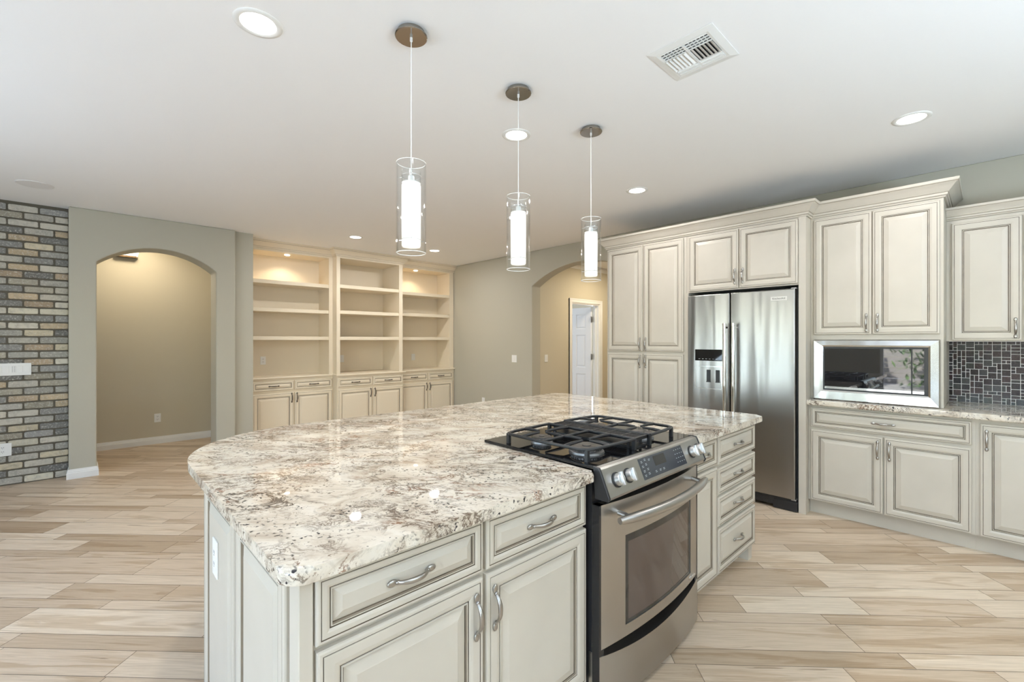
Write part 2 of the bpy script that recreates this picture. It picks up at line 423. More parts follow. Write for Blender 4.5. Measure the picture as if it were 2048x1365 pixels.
def add_handle(part, M, pos, horizontal):
    global HANDLE_ME, DARK_ME
    if HANDLE_ME is None:
        mb = MB()                                   # vertical pull, local u,v,w
        L = 0.048
        path = []; rad = []
        for i in range(17):
            s = -1 + 2 * i / 16
            path.append((0, s * L, .004 + .024 * max(0.0, (1 - abs(s) ** 2.6)))); rad.append(.0042 + .0038 * (1 - s * s) ** 1.0)
        mb.tube(path, rad, 10, sy=0.8)
        for s in (-1, 1):
            mb.sphere((0, s * (L + .010), .0045), .0095, .0145, .0048, 12, 8)
            mb.sphere((0, s * (L - .004), .009), .0062, .0075, .0058, 10, 6)
        bmesh.ops.recalc_face_normals(mb.bm, faces=mb.bm.faces)
        HANDLE_ME = bpy.data.meshes.new('handle'); mb.bm.to_mesh(HANDLE_ME); mb.bm.free(); HANDLE_ME.materials.append(M_PULL)
        for p in HANDLE_ME.polygons: p.use_smooth = True
    if DARK_PULLS and DARK_ME is None: DARK_ME = HANDLE_ME.copy(); DARK_ME.materials.clear(); DARK_ME.materials.append(M_DARKPULL)
    o = link(bpy.data.objects.new('handle', DARK_ME if DARK_PULLS else HANDLE_ME)); o.parent = part
    R = Matrix.Rotation(-PI / 2, 4, 'Z') if horizontal else Matrix.Identity(4)
    o.matrix_local = Matrix.Translation(-world_loc(part)) @ M @ Matrix.Translation(pos) @ R
    o['label'] = 'pewter arched pull'

def text_mesh(body, size, extrude=0.0008):
    cu = bpy.data.curves.new('lettering', 'FONT'); cu.body = body; cu.size = size; cu.extrude = extrude
    cu.align_x = 'CENTER'; cu.align_y = 'CENTER'
    o = bpy.data.objects.new('lettering', cu); link(o)
    dg = bpy.context.evaluated_depsgraph_get(); me = bpy.data.meshes.new_from_object(o.evaluated_get(dg))
    bpy.data.objects.remove(o); bpy.data.curves.remove(cu)
    mb = MB(); mb.bm.from_mesh(me); bpy.data.meshes.remove(me); return mb

# ================================================================== THE SETTING
# ---- floor: wood-look planks laid at 45 degrees, four widths in turn
def build_floor():
    bm = bmesh.new(); uvl = bm.loops.layers.uv.new('plank'); cl = bm.loops.layers.float_color.new('tint')
    widths = [.203, .084, .160, .1015]; lengths = [1.03, .63, .63, 1.03]; per = sum(widths)
    an = math.radians(-45.48); d = Vector((math.cos(an), math.sin(an), 0)); p = Vector((-math.sin(an), math.cos(an), 0)); g = .0015
    rng = random.Random(11)
    pos = P0 - per * 12; i = 0
    while pos < 11.5:
        w = widths[i % 4]; L = lengths[i % 4]; off = rng.random() * L; k = -int(11 / L)
        while k * L + off < 9:
            u0 = k * L + off
            c = d * (u0 + L / 2) + p * (pos + w / 2)
            if -3.2 < c.x < 9.0 and -3.2 < c.y < 8.8:
                q = [d * (u0 + g) + p * (pos + g), d * (u0 + L - g) + p * (pos + g), d * (u0 + L - g) + p * (pos + w - g), d * (u0 + g) + p * (pos + w - g)]
                f = bm.faces.new([bm.verts.new(v) for v in q])
                tone = min(1, max(0, rng.gauss(.52, .27))); r1, r2 = rng.random(), rng.random()
                flip = rng.random() < .5
                for lp, uv in zip(f.loops, [(0, 0), (L, 0), (L, w), (0, w)]):
                    lp[uvl].uv = uv if not flip else (L - uv[0], w - uv[1]); lp[cl] = (tone, r1, r2, 1)
            k += 1
        pos += w; i += 1
    for co, no in (((-2.6, 0, 0), (-1, 0, 0)), ((8.6, 0, 0), (1, 0, 0)), ((0, -2.6, 0), (0, -1, 0)), ((0, 8.3, 0), (0, 1, 0))):
        bmesh.ops.bisect_plane(bm, geom=bm.verts[:] + bm.edges[:] + bm.faces[:], plane_co=co, plane_no=no, clear_outer=True)
    mb = MB(); mb.bm.free(); mb.bm = bm; n0 = len(bm.faces)
    mb.box(-2.6, 8.6, -2.6, 8.3, -.06, -.0009, 1)
    bm.faces.ensure_lookup_table()
    me = bpy.data.meshes.new('floor'); bm.to_mesh(me); bm.free()
    me.materials.append(M_PLANK); me.materials.append(M_GROUT)
    o = link(bpy.data.objects.new('floor', me)); o['kind'] = 'structure'
    return o
# phase of the plank rows: a joint between a .083 and a .209 row crosses the lower left of the view
P0 = 2.110
build_floor()
struct('ceiling', MB().box(-2.7, 5.2, -2.7, 8.3, ZC, ZC + .12), M_CEIL)
struct('ceiling', MB().box(5.2, 8.6, 1.6, 4.90, 2.72, 2.84), M_CEIL)

def arc(c, a, zs, rise, n=24):
    R = (a * a + rise * rise) / (2 * rise); zc = zs + rise - R; t = math.asin(a / R)
    return [(c + R * math.sin(-t + 2 * t * i / n), zc + R * math.cos(-t + 2 * t * i / n)) for i in range(n + 1)]
# pier wall with the arch into the corridor
YP = 6.458; XP0, XP1 = -.100, 1.386
pts = [(XP0, 0), (.112, 0)] + arc((.112 + 1.181) / 2, (1.181 - .112) / 2, 2.249, .204) + [(1.181, 0), (XP1, 0), (XP1, ZC), (XP0, ZC)]
struct('wall_back', MB().prism([(x, YP, z) for x, z in pts], (0, .325, 0)), M_WALL, bevel=.012, seg=3)
struct('wall_inner', MB().box(XP1 - .01, 1.60, 6.53, 7.86, 0, ZC), M_WALL)
struct('wall_rear', MB().box(1.60, 5.01, 7.262, 7.34, 0, ZC), M_WALL)
struct('wall_far', MB().box(-2.6, 1.60, 7.86, 7.98, 0, ZC), M_HALL)
# right wall with the wide arch into the side hall
XK = 5.01
pts = [(-2.6, 0), (2.97, 0)] + arc((2.97 + 4.826) / 2, (4.826 - 2.97) / 2, 2.249, .268, 30) + [(4.826, 0), (7.34, 0), (7.34, ZC), (-2.6, ZC)]
struct('wall_right', MB().prism([(XK, y, z) for y, z in pts], (.19, 0, 0)), M_WALL, bevel=.010, seg=3)
# side hall and the white room behind its door
def wall_with_opening(x0, x1, a0, a1, y0, t, h, z1):
    return MB().prism([(x, y0, z) for x, z in [(x0, 0), (a0, 0), (a0, h), (a1, h), (a1, 0), (x1, 0), (x1, z1), (x0, z1)]], (0, t, 0))
struct('wall_north', wall_with_opening(5.2, 8.6, 5.995, 6.775, 4.845, .125, 2.055, 2.79), M_HALL)
struct('wall_east', MB().box(8.5, 8.6, 1.6, 8.3, 0, 2.8), M_HALL)
struct('wall_outer', MB().box(5.2, 8.6, 1.5, 1.6, 0, 2.8), M_HALL)
struct('wall_north', MB().box(5.2, 8.5, 8.0, 8.1, 0, 2.8), M_WHITE)
struct('wall_side', MB().box(5.2, 5.3, 4.97, 8.0, 0, 2.8), M_WHITE)
struct('ceiling', MB().box(5.2, 8.5, 4.97, 8.0, 2.5, 2.6), M_CEIL)
# remaining walls of the big room
mbw = MB()
for ya, yb, za, zb in ((-2.6, -1.65, 0, ZC), (-1.65, 1.47, 2.2, ZC), (1.47, 2.65, 0, ZC), (2.65, 4.35, 0, .45), (2.65, 4.35, 2.2, ZC), (4.35, 8.0, 0, ZC)): mbw.box(-2.75, -2.6, ya, yb, za, zb)
struct('wall_west', mbw, M_WALL)
mbw = MB(); mbw.box(-2.6, XK, -2.75, -2.6, 0, .9).box(-2.6, XK, -2.75, -2.6, 2.2, ZC).box(-2.6, -.15, -2.75, -2.6, .9, 2.2).box(2.55, XK, -2.75, -2.6, .9, 2.2)
struct('wall_south', mbw, M_WALL)

def baseboard(name, path, side=1, h=.098):
    prof = [(0, 0), (.016, 0), (.016, h * .62), (.012, h * .68), (.012, h * .76), (.008, h * .84), (.006, h), (0, h)]
    return struct(name, MB().sweep(path, prof, side=side), M_WHITE)
baseboard('baseboard_back', [(XP0, 6.59), (XP0, YP), (.112, YP), (.112, YP + .325)])
baseboard('baseboard_inner', [(1.181, YP + .325), (1.181, YP), (XP1, YP), (XP1, 6.53), (1.6, 6.53), (1.6, 6.8)])
baseboard('baseboard_far', [(-2.6, 7.86), (1.375, 7.86)])
baseboard('baseboard_right', [(XK, 6.84), (XK, 4.826), (5.2, 4.826)])
baseboard('baseboard_north', [(5.2, 4.845), (5.93, 4.845)])
# crown trim of the side hall
struct('trim_1', MB().sweep([(5.2, 4.845), (8.5, 4.845)], [(0, 2.640), (.010, 2.640), (.016, 2.655), (.040, 2.680), (.058, 2.690), (.062, 2.719), (0, 2.719)], side=1), M_WHITE)
# casing round the hall door
def casing(a0, a1, h, y, w=.075):
    mb = MB()
    for k, (o, t) in enumerate(((0, .010), (.012, .018), (w - .02, .022))):
        e = w
        p = [(a0 - w + o * 0, 0), (a0 - o, 0), (a0 - o, h + o), (a1 + o, h + o), (a1 + o, 0), (a1 + w, 0), (a1 + w, h + w), (a0 - w, h + w)]
        mb.prism([(x, y, z) for x, z in p], (0, -t, 0))
    return mb
struct('trim_2', casing(5.995, 6.775, 2.055, 4.845), M_WHITE)
struct('trim_3', MB().box(5.995, 6.01, 4.845, 4.97, 0, 2.055).box(6.76, 6.775, 4.845, 4.97, 0, 2.055).box(6.01, 6.76, 4.845, 4.97, 2.04, 2.055)
       .box(6.745, 6.76, 4.90, 4.93, 0, 2.04), M_WHITE)

# hall door, standing open into the white room
def six_panel_door():
    t = link(bpy.data.objects.new('door_1', None)); t.location = (6.72, 5.0, 0.0)
    t['kind'] = 'structure'; t['label'] = 'white six-panel door standing open beyond the wide archway'
    w, h, th = .74, 2.02, .035; mb = MB()
    sx = [.0, .115, .335, .405, .625, w]; sz = [.0, .22, .80, .92, 1.52, 1.63, 1.90, h]
    # slab face towards the hall is x-; local: y along width, z up
    hinge_y = 4.985
    def yy(u): return hinge_y + u
    X0 = 6.715
    mb.box(X0, X0 + th, yy(0), yy(w), .012, h)
    for (u0, u1) in ((.115, .335), (.405, .625)):
        for (z0, z1) in ((.22, .80), (.92, 1.52), (1.63, 1.90)):
            r = []
            for ins, dep in ((0, .0005), (.010, .0), (.016, -.0095), (.030, -.0095), (.046, .0005)):
                r.append([(X0 - .0015 - dep * -1, yy(u0 + ins), z0 + ins), (X0 - .0015 - dep * -1, yy(u1 - ins), z0 + ins), (X0 - .0015 - dep * -1, yy(u1 - ins), z1 - ins), (X0 - .0015 - dep * -1, yy(u0 + ins), z1 - ins)])
            pass
    obj('door_leaf', door_leaf(X0, th, hinge_y, w, h), M_DOOR, t)
    mb.bm.free()
    for z in (.25, 1.12, 1.80):
        hb = MB(); hb.box(6.7125, 6.757, 4.972, 4.980, z - .05, z + .05, 0, .001)
        hb.tube([(6.708, 4.976, z - .052), (6.708, 4.976, z + .052)], .008, 10)
        obj('hinge', hb, M_PULL, t, label='grey metal butt hinge')
    kb = MB(); kb.lathe([(.0, -.062), (.020, -.060), (.028, -.045), (.022, -.030), (.010, -.022), (.012, -.006), (.028, -.004), (.028, 0)], (X0, hinge_y + w - .07, 1.0), 'x', 18)
    obj('door_knob', kb, M_KNOB, t, smooth=40)
def door_leaf(X0, th, hy, w, h):
    """slab whose hall-side face is cut into six sunk panels with a raised field"""
    mb = MB(); us = [0, .115, .335, .405, .625, w]; zs = [.012, .22, .80, .92, 1.52, 1.63, 1.90, h]
    for a in range(5):
        for b in range(7):
            u0, u1, z0, z1 = us[a], us[a + 1], zs[b], zs[b + 1]
            if a in (1, 3) and b in (1, 3, 5):
                rings = []
                for ins, dep in ((0, 0), (.008, .009), (.020, .010), (.040, .003)):
                    rings.append([(X0 + dep, hy + u0 + ins, z0 + ins), (X0 + dep, hy + u1 - ins, z0 + ins), (X0 + dep, hy + u1 - ins, z1 - ins), (X0 + dep, hy + u0 + ins, z1 - ins)])
                mb.rings(rings, 0, False, True)
            else:
                mb.bm.faces.new([mb.bm.verts.new(q) for q in ((X0, hy + u0, z0), (X0, hy + u1, z0), (X0, hy + u1, z1), (X0, hy + u0, z1))])
    for q in (((0, .012), (w, .012)), ((w, .012), (w, h)), ((w, h), (0, h)), ((0, h), (0, .012))):
        (u0, z0), (u1, z1) = q
        mb.bm.faces.new([mb.bm.verts.new(p) for p in ((X0, hy + u0, z0), (X0, hy + u1, z1), (X0 + th, hy + u1, z1), (X0 + th, hy + u0, z0))])
    mb.bm.faces.new([mb.bm.verts.new(p) for p in ((X0 + th, hy, .012), (X0 + th, hy + w, .012), (X0 + th, hy + w, h), (X0 + th, hy, h))])
    bmesh.ops.remove_doubles(mb.bm, verts=mb.bm.verts, dist=1e-5)
    return mb
six_panel_door()

# glazed patio door behind the viewer (west) and south window added for fill light: mirrored in the microwave, steel and glass
wn = link(bpy.data.objects.new('window_1', None)); wn.location = (-2.62, -.09, 0); wn['kind'] = 'structure'; wn['label'] = 'sliding glass patio door in the west wall'
for y0, y1 in ((-1.65, -.60), (-.65, .42), (.37, 1.47)):
    mb = MB(); mb.box(-2.66, -2.61, y0, y0 + .05, 0.02, 2.2).box(-2.66, -2.61, y1 - .05, y1, 0.02, 2.2).box(-2.66, -2.61, y0 + .05, y1 - .05, .02, .10).box(-2.66, -2.61, y0 + .05, y1 - .05, 2.13, 2.2)
    obj('window_frame', mb, M_WHITE, wn); obj('window_glass', MB().box(-2.638, -2.632, y0 + .05, y1 - .05, .10, 2.13), M_PANE, wn)
wn = link(bpy.data.objects.new('window_3', None)); wn.location = (-2.62, 3.5, .45); wn['kind'] = 'structure'; wn['label'] = 'tall window in the west wall'
mb = MB(); mb.box(-2.66, -2.61, 2.65, 2.70, .45, 2.2).box(-2.66, -2.61, 4.30, 4.35, .45, 2.2).box(-2.66, -2.61, 2.70, 4.30, .45, .50).box(-2.66, -2.61, 2.70, 4.30, 2.15, 2.2).box(-2.66, -2.61, 3.475, 3.525, .5, 2.15)
obj('window_frame', mb, M_WHITE, wn); obj('window_glass', MB().box(-2.638, -2.632, 2.70, 4.30, .50, 2.15), M_PANE, wn)
wn = link(bpy.data.objects.new('window_2', None)); wn.location = (1.2, -2.62, .9); wn['kind'] = 'structure'; wn['label'] = 'added window out of view in the south wall'
mb = MB(); mb.box(-.15, -.10, -2.68, -2.62, .9, 2.2).box(2.5, 2.55, -2.68, -2.62, .9, 2.2).box(1.175, 1.225, -2.68, -2.62, .95, 2.15).box(-.10, 2.5, -2.68, -2.62, .9, .95).box(-.10, 2.5, -2.68, -2.62, 2.15, 2.2)
obj('window_frame', mb, M_WHITE, wn); obj('window_glass', MB().box(-.1, 2.5, -2.653, -2.647, .95, 2.15), M_PANE, wn)
# garden seen only as a reflection
struct('ground', MB().box(-14, -2.75, -9, 12, -.12, -.04), M_PATIO)
MBF = MB()
for k in range(11): MBF.box(-11.06, -11.0, -9, 12, -.04 + k * .18, -.04 + k * .18 + .165)
struct('wall_south', MB().box(-6, 8, -6.6, -6.5, -.04, 2.7).box(-6, 8, -6.6, -2.75, 2.5, 2.7), M_WALL)  # unseen porch wall and roof, added to keep sky light off the south window
tag(obj('garden_fence', MBF, M_FENCE), 'grey board fence mirrored in the microwave door', 'fence')

# ---- brick wall
def brick_wall():
    bm = bmesh.new(); cl = bm.loops.layers.float_color.new('tint'); mb = MB(); mb.bm.free(); mb.bm = bm
    Yf = 6.600; PX, PZ = .2165, .0727; bl, bh = .2035, .0585; x_end = -.104; rng = random.Random(5)
    pal = [(.50, .40, .27), (.58, .51, .37), (.38, .35, .28), (.25, .245, .23), (.40, .385, .34), (.64, .60, .48), (.50, .475, .41), (.20, .195, .18), (.42, .33, .23), (.60, .56, .47), (.30, .295, .28)]
    r = 0
    while r * PZ + .008 < ZC - .02:
        z0 = r * PZ + .010; first = x_end - (0 if r % 2 else PX / 2)
        spans = []
        if r % 2 == 0: spans.append((x_end - PX / 2 + (PX - bl), x_end))
        x = first
        while x > -1.7:
            spans.append((x - bl, x)) if r % 2 else spans.append((x - bl + .0, x))
            x -= PX
        for a, b in spans:
            if b - a < .03: continue
            c0 = rng.choice(pal); j = .85 + .3 * rng.random(); tint = (*[min(1, v * j) for v in c0], 1)
            za, zb = z0 + rng.uniform(-.002, .002), min(z0 + bh + rng.uniform(-.003, .002), ZC - .001)
            n0 = len(bm.verts); nf = len(bm.faces)
            ring0 = []; n = 16
            cx, cz, hx, hz = (a + b) / 2, (za + zb) / 2, (b - a) / 2, (zb - za) / 2
            shape = []
            for i in range(28):
                t = 2 * PI * (i + .5) / 28; e = 0.16
                ct, st_ = math.cos(t), math.sin(t)
                shape.append((cx + hx * math.copysign(abs(ct) ** e, ct) + rng.uniform(-.0015, .0015), cz + hz * math.copysign(abs(st_) ** (e + .06), st_) + rng.uniform(-.0015, .0015)))
            dep = rng.uniform(-.003, .003)
            mk = lambda y, k: [(cx + (x_ - cx) * (1 - k / hx), y, cz + (z_ - cz) * (1 - k / hz)) for x_, z_ in shape]
            mb.rings([mk(Yf + .012, 0), mk(Yf + .004 + dep, 0), mk(Yf + .001 + dep, .003), mk(Yf + dep, .007)], 0, False, True)
            bm.faces.ensure_lookup_table()
            for f in bm.faces[nf:]:
                for lp in f.loops: lp[cl] = tint
        r += 1
    mb.box(-2.6, XP0, Yf + .009, 6.79, 0, ZC, 1)
    bmesh.ops.recalc_face_normals(bm, faces=bm.faces)
    me = bpy.data.meshes.new('wall_left'); bm.to_mesh(me); bm.free(); me.materials.append(M_BRICK); me.materials.append(M_MORTAR)
    o = link(bpy.data.objects.new('wall_left', me)); o['kind'] = 'structure'; o['label'] = 'grey and tan washed brick wall'
brick_wall()

# ================================================================== ISLAND
IY = 1.045; IFR = IY + .020; ZT = .930           # door plane, frame plane, counter top
# worktop outline (counter-clockwise), notch for the range, big rounded corner at the back left
def corner(cx, cy, r, a0, a1, n):
    return [(cx + r * math.cos(math.radians(a0 + (a1 - a0) * i / n)), cy + r * math.sin(math.radians(a0 + (a1 - a0) * i / n))) for i in range(n + 1)]
RX0, RX1, RYB = 1.392, 2.226, 1.668
x0, x1, y0, y1 = .305, 3.228, 1.006, 2.778
out = corner(x0 + .06, y0 + .06, .06, 180, 270, 8) + corner(RX0 - .004 - .02, y0 + .02, .02, 270, 360, 5) + [(RX0 - .004, RYB), (RX1 + .004, RYB)] \
    + corner(RX1 + .004 + .02, y0 + .02, .02, 180, 270, 5) + corner(x1 - .045, y0 + .045, .045, 270, 360, 6) + corner(x1 - .05, y1 - .05, .05, 0, 90, 6) + corner(x0 + .62, y1 - .62, .62, 90, 180, 24)
mb = MB(); mb.prism([(x, y, ZT - .038) for x, y in out], (0, 0, .038))
top_e = [e for e in mb.bm.edges if all(v.co.z > ZT - .001 for v in e.verts)]
bmesh.ops.bevel(mb.bm, geom=top_e, offset=.017, segments=6, profile=.5, affect='EDGES')
bot_e = [e for e in mb.bm.edges if all(v.co.z < ZT - .0375 for v in e.verts)]
bmesh.ops.bevel(mb.bm, geom=bot_e, offset=.005, segments=2, profile=.5, affect='EDGES')
tag(obj('island_countertop', mb, M_GRANITE, smooth=35, weighted=True, loc=(1.8, 1.9, ZT - .038)), 'polished cream and brown granite top of the island with one broad rounded corner', 'countertop')

CB = .115; ZU = ZT - .0385                          # carcass bottom, carcass top
# left island cabinet with panelled end
t = thing('island_cabinet', 'cream island base cabinet with two drawers, two doors and a panelled end', 'cabinet', (.87, 1.6, 0))
mb = MB().box(.365, 1.385, IFR, 2.10, CB, ZU).box(.365, 1.37, IFR + .06, 2.10, 0, CB)
obj('body', mb, M_CAB, t)
obj('corner_post', MB().box(.348, .380, IFR - .012, IFR + .05, 0, ZU, 0, .002), M_CAB, t)
front(t, 'drawer', '-y', .384, .876, .722, .880, IY, DRAW_PROF, 'h')
front(t, 'drawer', '-y', .889, 1.381, .722, .880, IY, DRAW_PROF, 'h')
front(t, 'door', '-y', .386, .876, .125, .708, IY, DOOR_PROF, 'r', .475)
front(t, 'door', '-y', .889, 1.383, .125, .708, IY, DOOR_PROF, 'l', .475)
front(t, 'end_panel', '-x', 1.598, 1.128, .06, .880, .340, DOOR_PROF)
front(t, 'end_panel', '-x', 2.085, 1.615, .06, .880, .340, DOOR_PROF)
obj('base_trim', MB().box(.345, .366, 1.10, 2.10, 0, .06), M_CAB, t)
# narrow cabinet right of the range
t = thing('island_cabinet', 'narrow one-drawer cream island cabinet between the range and the four-drawer bank', 'cabinet', (2.42, 1.6, 0))
obj('body', MB().box(2.232, 2.592, IFR, 2.10, CB, ZU).box(2.232, 2.592, IFR + .06, 2.10, 0, CB), M_CAB, t)
front(t, 'drawer', '-y', 2.240, 2.584, .722, .880, IY, DRAW_PROF, 'h')
front(t, 'door', '-y', 2.240, 2.584, .100, .708, IY, DOOR_PROF)
# drawer bank
t = thing('drawer_cabinet', 'cream bank of four drawers at the refrigerator end of the island', 'cabinet', (2.89, 1.6, 0))
obj('body', MB().box(2.593, 3.172, IFR, 2.10, CB, ZU).box(2.593, 3.10, IFR + .06, 2.10, 0, CB), M_CAB, t)
obj('side_panel', MB().box(3.113, 3.174, IFR, 2.10, 0, CB), M_CAB, t)
for z0, z1 in ((.716, .880), (.548, .694), (.366, .530), (.102, .350)):
    front(t, 'drawer', '-y', 2.600, 3.180, z0, z1, IY, DRAW_PROF, 'h')

# ================================================================== RANGE
def build_range():
    t = thing('gas_range', 'stainless slide-in gas range with black cooktop set into the island', 'range', (1.81, 1.33, 0))
    xa, xb = RX0 + .004, RX1 - .004; xc = (xa + xb) / 2; hw = (xb - xa) / 2
    obj('body', MB().box(xa + .006, xb - .006, 1.036, 1.655, .03, .905), M_BLACKPL, t)
    for sx in (xa + .04, xb - .04):
        for sy in (1.06, 1.60): obj('foot', MB().lathe([(.018, 0), (.018, .03)], (sx, sy, 0), 'z', 12, 0, True, True), M_BLACKPL, t)
    obj('side_rail', MB().box(xa, xa + .030, .998, 1.03, .05, .80), M_BLACK, t)
    obj('side_rail', MB().box(xb - .030, xb, .998, 1.03, .05, .80), M_BLACK, t)
    obj('cooktop', MB().box(xa, xb, 1.022, 1.662, .931, .944, 0, .003, 2), M_BLACKGLASS, t, label='glossy black glass cooktop')
    # sloping control panel with black end caps
    def prof(x): return [(x, 1.030, .943), (x, 1.004, .940), (x, .998, .934), (x, .956, .838), (x, .962, .826), (x, 1.02, .826)]
    cp = obj('control_panel', MB().prism(prof(xa + .012), (xb - xa - .024, 0, 0)), M_STEEL, t, label='sloping stainless control panel')
    for x in (xa, xb - .012): obj('end_cap', MB().prism([(q[0], q[1] - .003, q[2] + (.002 if i < 2 else -.002)) for i, q in enumerate(prof(x))], (.012, 0, 0)), M_BLACKPL, t, bevel=.002)
    P0_, P1_ = Vector((0, .998, .934)), Vector((0, .956, .838)); down = (P1_ - P0_).normalized(); nrm = Vector((0, -abs(down.z), -down.y)).normalized()
    nrm = Vector((0, down.z, -down.y)); nrm = nrm if nrm.y < 0 else -nrm
    def on(x, s, lift=0.0): return Vector((x, 0, 0)) + P0_ + down * s + nrm * lift
    def plate(xl, xr, s0, s1, th, m, name, par, lab=None):
        mb = MB(); mb.prism([on(xl, s0), on(xr, s0), on(xr, s1), on(xl, s1)], nrm * th); return obj(name, mb, m, par, label=lab)
    kp = plate(xa + .262, xb - .190, .006, .092, .0015, M_CONTROL, 'keypad', cp, 'dark glass touch keypad')
    mk = MB(); rng = random.Random(3)
    def dash(x, s, w, h):
        mk.prism([on(x, s, .0016), on(x + w, s, .0016), on(x + w, s + h, .0016), on(x, s + h, .0016)], nrm * .0003)
    x_l = xa + .275
    for i, (dx, s) in enumerate(((0, .018), (.028, .013), (.060, .018), (0, .037), (.028, .032), (0, .056), (.030, .052), (0, .074), (.030, .070), (.085, .072), (.120, .072), (.150, .072))):
        for q in range(2): dash(x_l + dx, s + q * .005, .010 + .004 * rng.random(), .0016)
    for i in range(4):
        for j in range(4):
            dash(xb - .268 + i * .020, .018 + j * .018, .006, .0022)
    obj('lettering', mk, M_MARK, kp, label='pale printed symbols')
    plate(xa + .375, xa + .470, .014, .054, .0019, M_BLACKGLASS, 'display', cp, 'black display window')
    for x in (xa + .085, xa + .165, xb - .110, xb - .045):
        c = on(x, .052); mb = MB()
        mb.lathe([(.029, 0), (.029, .003)], (0, 0, 0), 'z', 28, 1, False, True)
        mb.lathe([(.0235, .003), (.0240, .010), (.0225, .024), (.0200, .027)], (0, 0, 0), 'z', 28, 0, False, True)
        mb.box(-.0065, .0065, -.0255, .0255, .020, .036, 0, .003, 2)
        z = nrm; y = -down; xx = y.cross(z); M = Matrix.Identity(4)
        for i, a in enumerate((xx, y, z)):
            for k in range(3): M[k][i] = a[k]
        for k in range(3): M[k][3] = c[k]
        mb.xf(M); obj('knob', mb, [M_KNOB, M_BLACKPL], cp, smooth=30, label='round chrome burner knob')
    # bowed oven door: front face follows a shallow arc
    N = 20
    def bow(x, base, b): return base - b * (1 - ((x - xc) / hw) ** 2)
    def bowed(xl, xr, zlo, zhi, base, b, th, mi=0, mb=None, n=N):
        mb = mb or MB(); rings = []
        for i in range(n + 1):
            x = xl + (xr - xl) * i / n; y = bow(x, base, b); zl = zlo(x) if callable(zlo) else zlo; zh = zhi(x) if callable(zhi) else zhi
            rings.append([(x, y, zl), (x, y, zh), (x, y + th, zh), (x, y + th, zl)])
        return mb.rings(rings, mi, True, True)
    f = lambda x: 1 - ((x - xc) / hw) ** 2
    wl, wr, w0, w1 = 1.545, 2.120, .302, .655
    mb = MB(); yb, bb = 1.000, .034; zt, zb_ = .800, .258
    bowed(xa + .004, wl, zb_, zt, yb, bb, .034, mb=mb, n=6); bowed(wr, xb - .004, zb_, zt, yb, bb, .034, mb=mb, n=4)
    bowed(wl, wr, zb_, w0, yb, bb, .034, mb=mb); bowed(wl, wr, w1, zt, yb, bb, .034, mb=mb)
    od = obj('oven_door', mb, M_STEEL, t, smooth=30, label='bowed stainless oven door')
    gw = MB(); bowed(wl, wr, w0, w1, yb + .004, bb, .010, mb=gw); obj('oven_window', gw, M_OVENGLASS, od, smooth=30, label='brown tinted oven window')
    gb = MB(); e = .022
    for a, b_, c_, d_ in ((wl, wl + e, w0, w1), (wr - e, wr, w0, w1), (wl + e, wr - e, w0, w0 + e * .6), (wl + e, wr - e, w1 - e * 1.4, w1)): bowed(a, b_, c_, d_, yb + .003, bb, .002, mb=gb)
    obj('window_border', gb, M_GLASSEDGE, od, smooth=30)
    hx0, hx1 = 1.452, 2.192; path = []; n = 24
    for i in range(n + 1):
        x = hx0 + (hx1 - hx0) * i / n; u = (x - (hx0 + hx1) / 2) / ((hx1 - hx0) / 2)
        path.append((x, .945 - .045 * (1 - u * u), .745))
    mb = MB(); mb.tube(path, [.0125 + .0065 * (1 - abs(2 * i / n - 1) ** 8) for i in range(n + 1)], 14)
    for x in (hx0 + .055, hx1 - .055): mb.tube([(x, bow(x, yb, bb) + .004, .752), (x, .925, .747)], .011, 10)
    obj('handle', mb, M_STEEL, od, smooth=40, label='bowed stainless bar handle')
    lm = text_mesh('JENN-AIR', .020); lm.xf(frame_matrix((2.150, bow(2.11, yb, bb) - .0009, .272), '-y') @ Matrix.Translation((-.03, .008, 0)))
    obj('lettering', lm, M_CHROME, od, label='raised chrome maker name')
    mb = bowed(xa + .002, xb - .002, .03, lambda x: .236 - .036 * f(x), .998, .030, .05)
    obj('storage_drawer', mb, M_STEEL, t, smooth=30, label='bowed stainless bottom drawer')
    # burners
    for x, y, r in ((1.560, 1.180, .066), (1.558, 1.437, .043), (1.985, 1.170, .050), (1.985, 1.437, .050)):
        mb = MB(); mb.lathe([(r + .010, .944), (r + .008, .952), (r - .004, .958), (r - .004, .966)], (x, y, 0), 'z', 28, 0, False, True)
        for k in range(28):
            a = 2 * PI * k / 28; mb.box(-.0016, .0016, -.0016, .0016, .957, .9665, 0)
            vs = list(mb.bm.verts)[-8:]
            for v in vs: v.co = Vector((v.co.x + x + (r - .002) * math.cos(a), v.co.y + y + (r - .002) * math.sin(a), v.co.z))
        bu = obj('burner', mb, M_ALU, t, smooth=35, label='ribbed aluminium burner')
        mb = MB(); mb.lathe([(r - .001, .9665), (r + .002, .969), (r, .9725), (r * .62, .9735), (r * .52, .971), (r * .30, .971), (r * .28, .975), (.0005, .975)], (x, y, 0), 'z', 32)
        obj('burner_cap', mb, M_CAP, bu, smooth=35)
    # grates: left and right halves with bowed outer rails, fingers towards the burners
    gz = .990
    def rail(a, b, bulge, n=10):
        a, b = Vector(a), Vector(b); d = (b - a).normalized(); nn = Vector((d.y, -d.x, 0)); q = []
        for i in range(n + 1):
            s = i / n; q.append(a + (b - a) * s + nn * bulge * (1 - (2 * s - 1) ** 2))
        return q
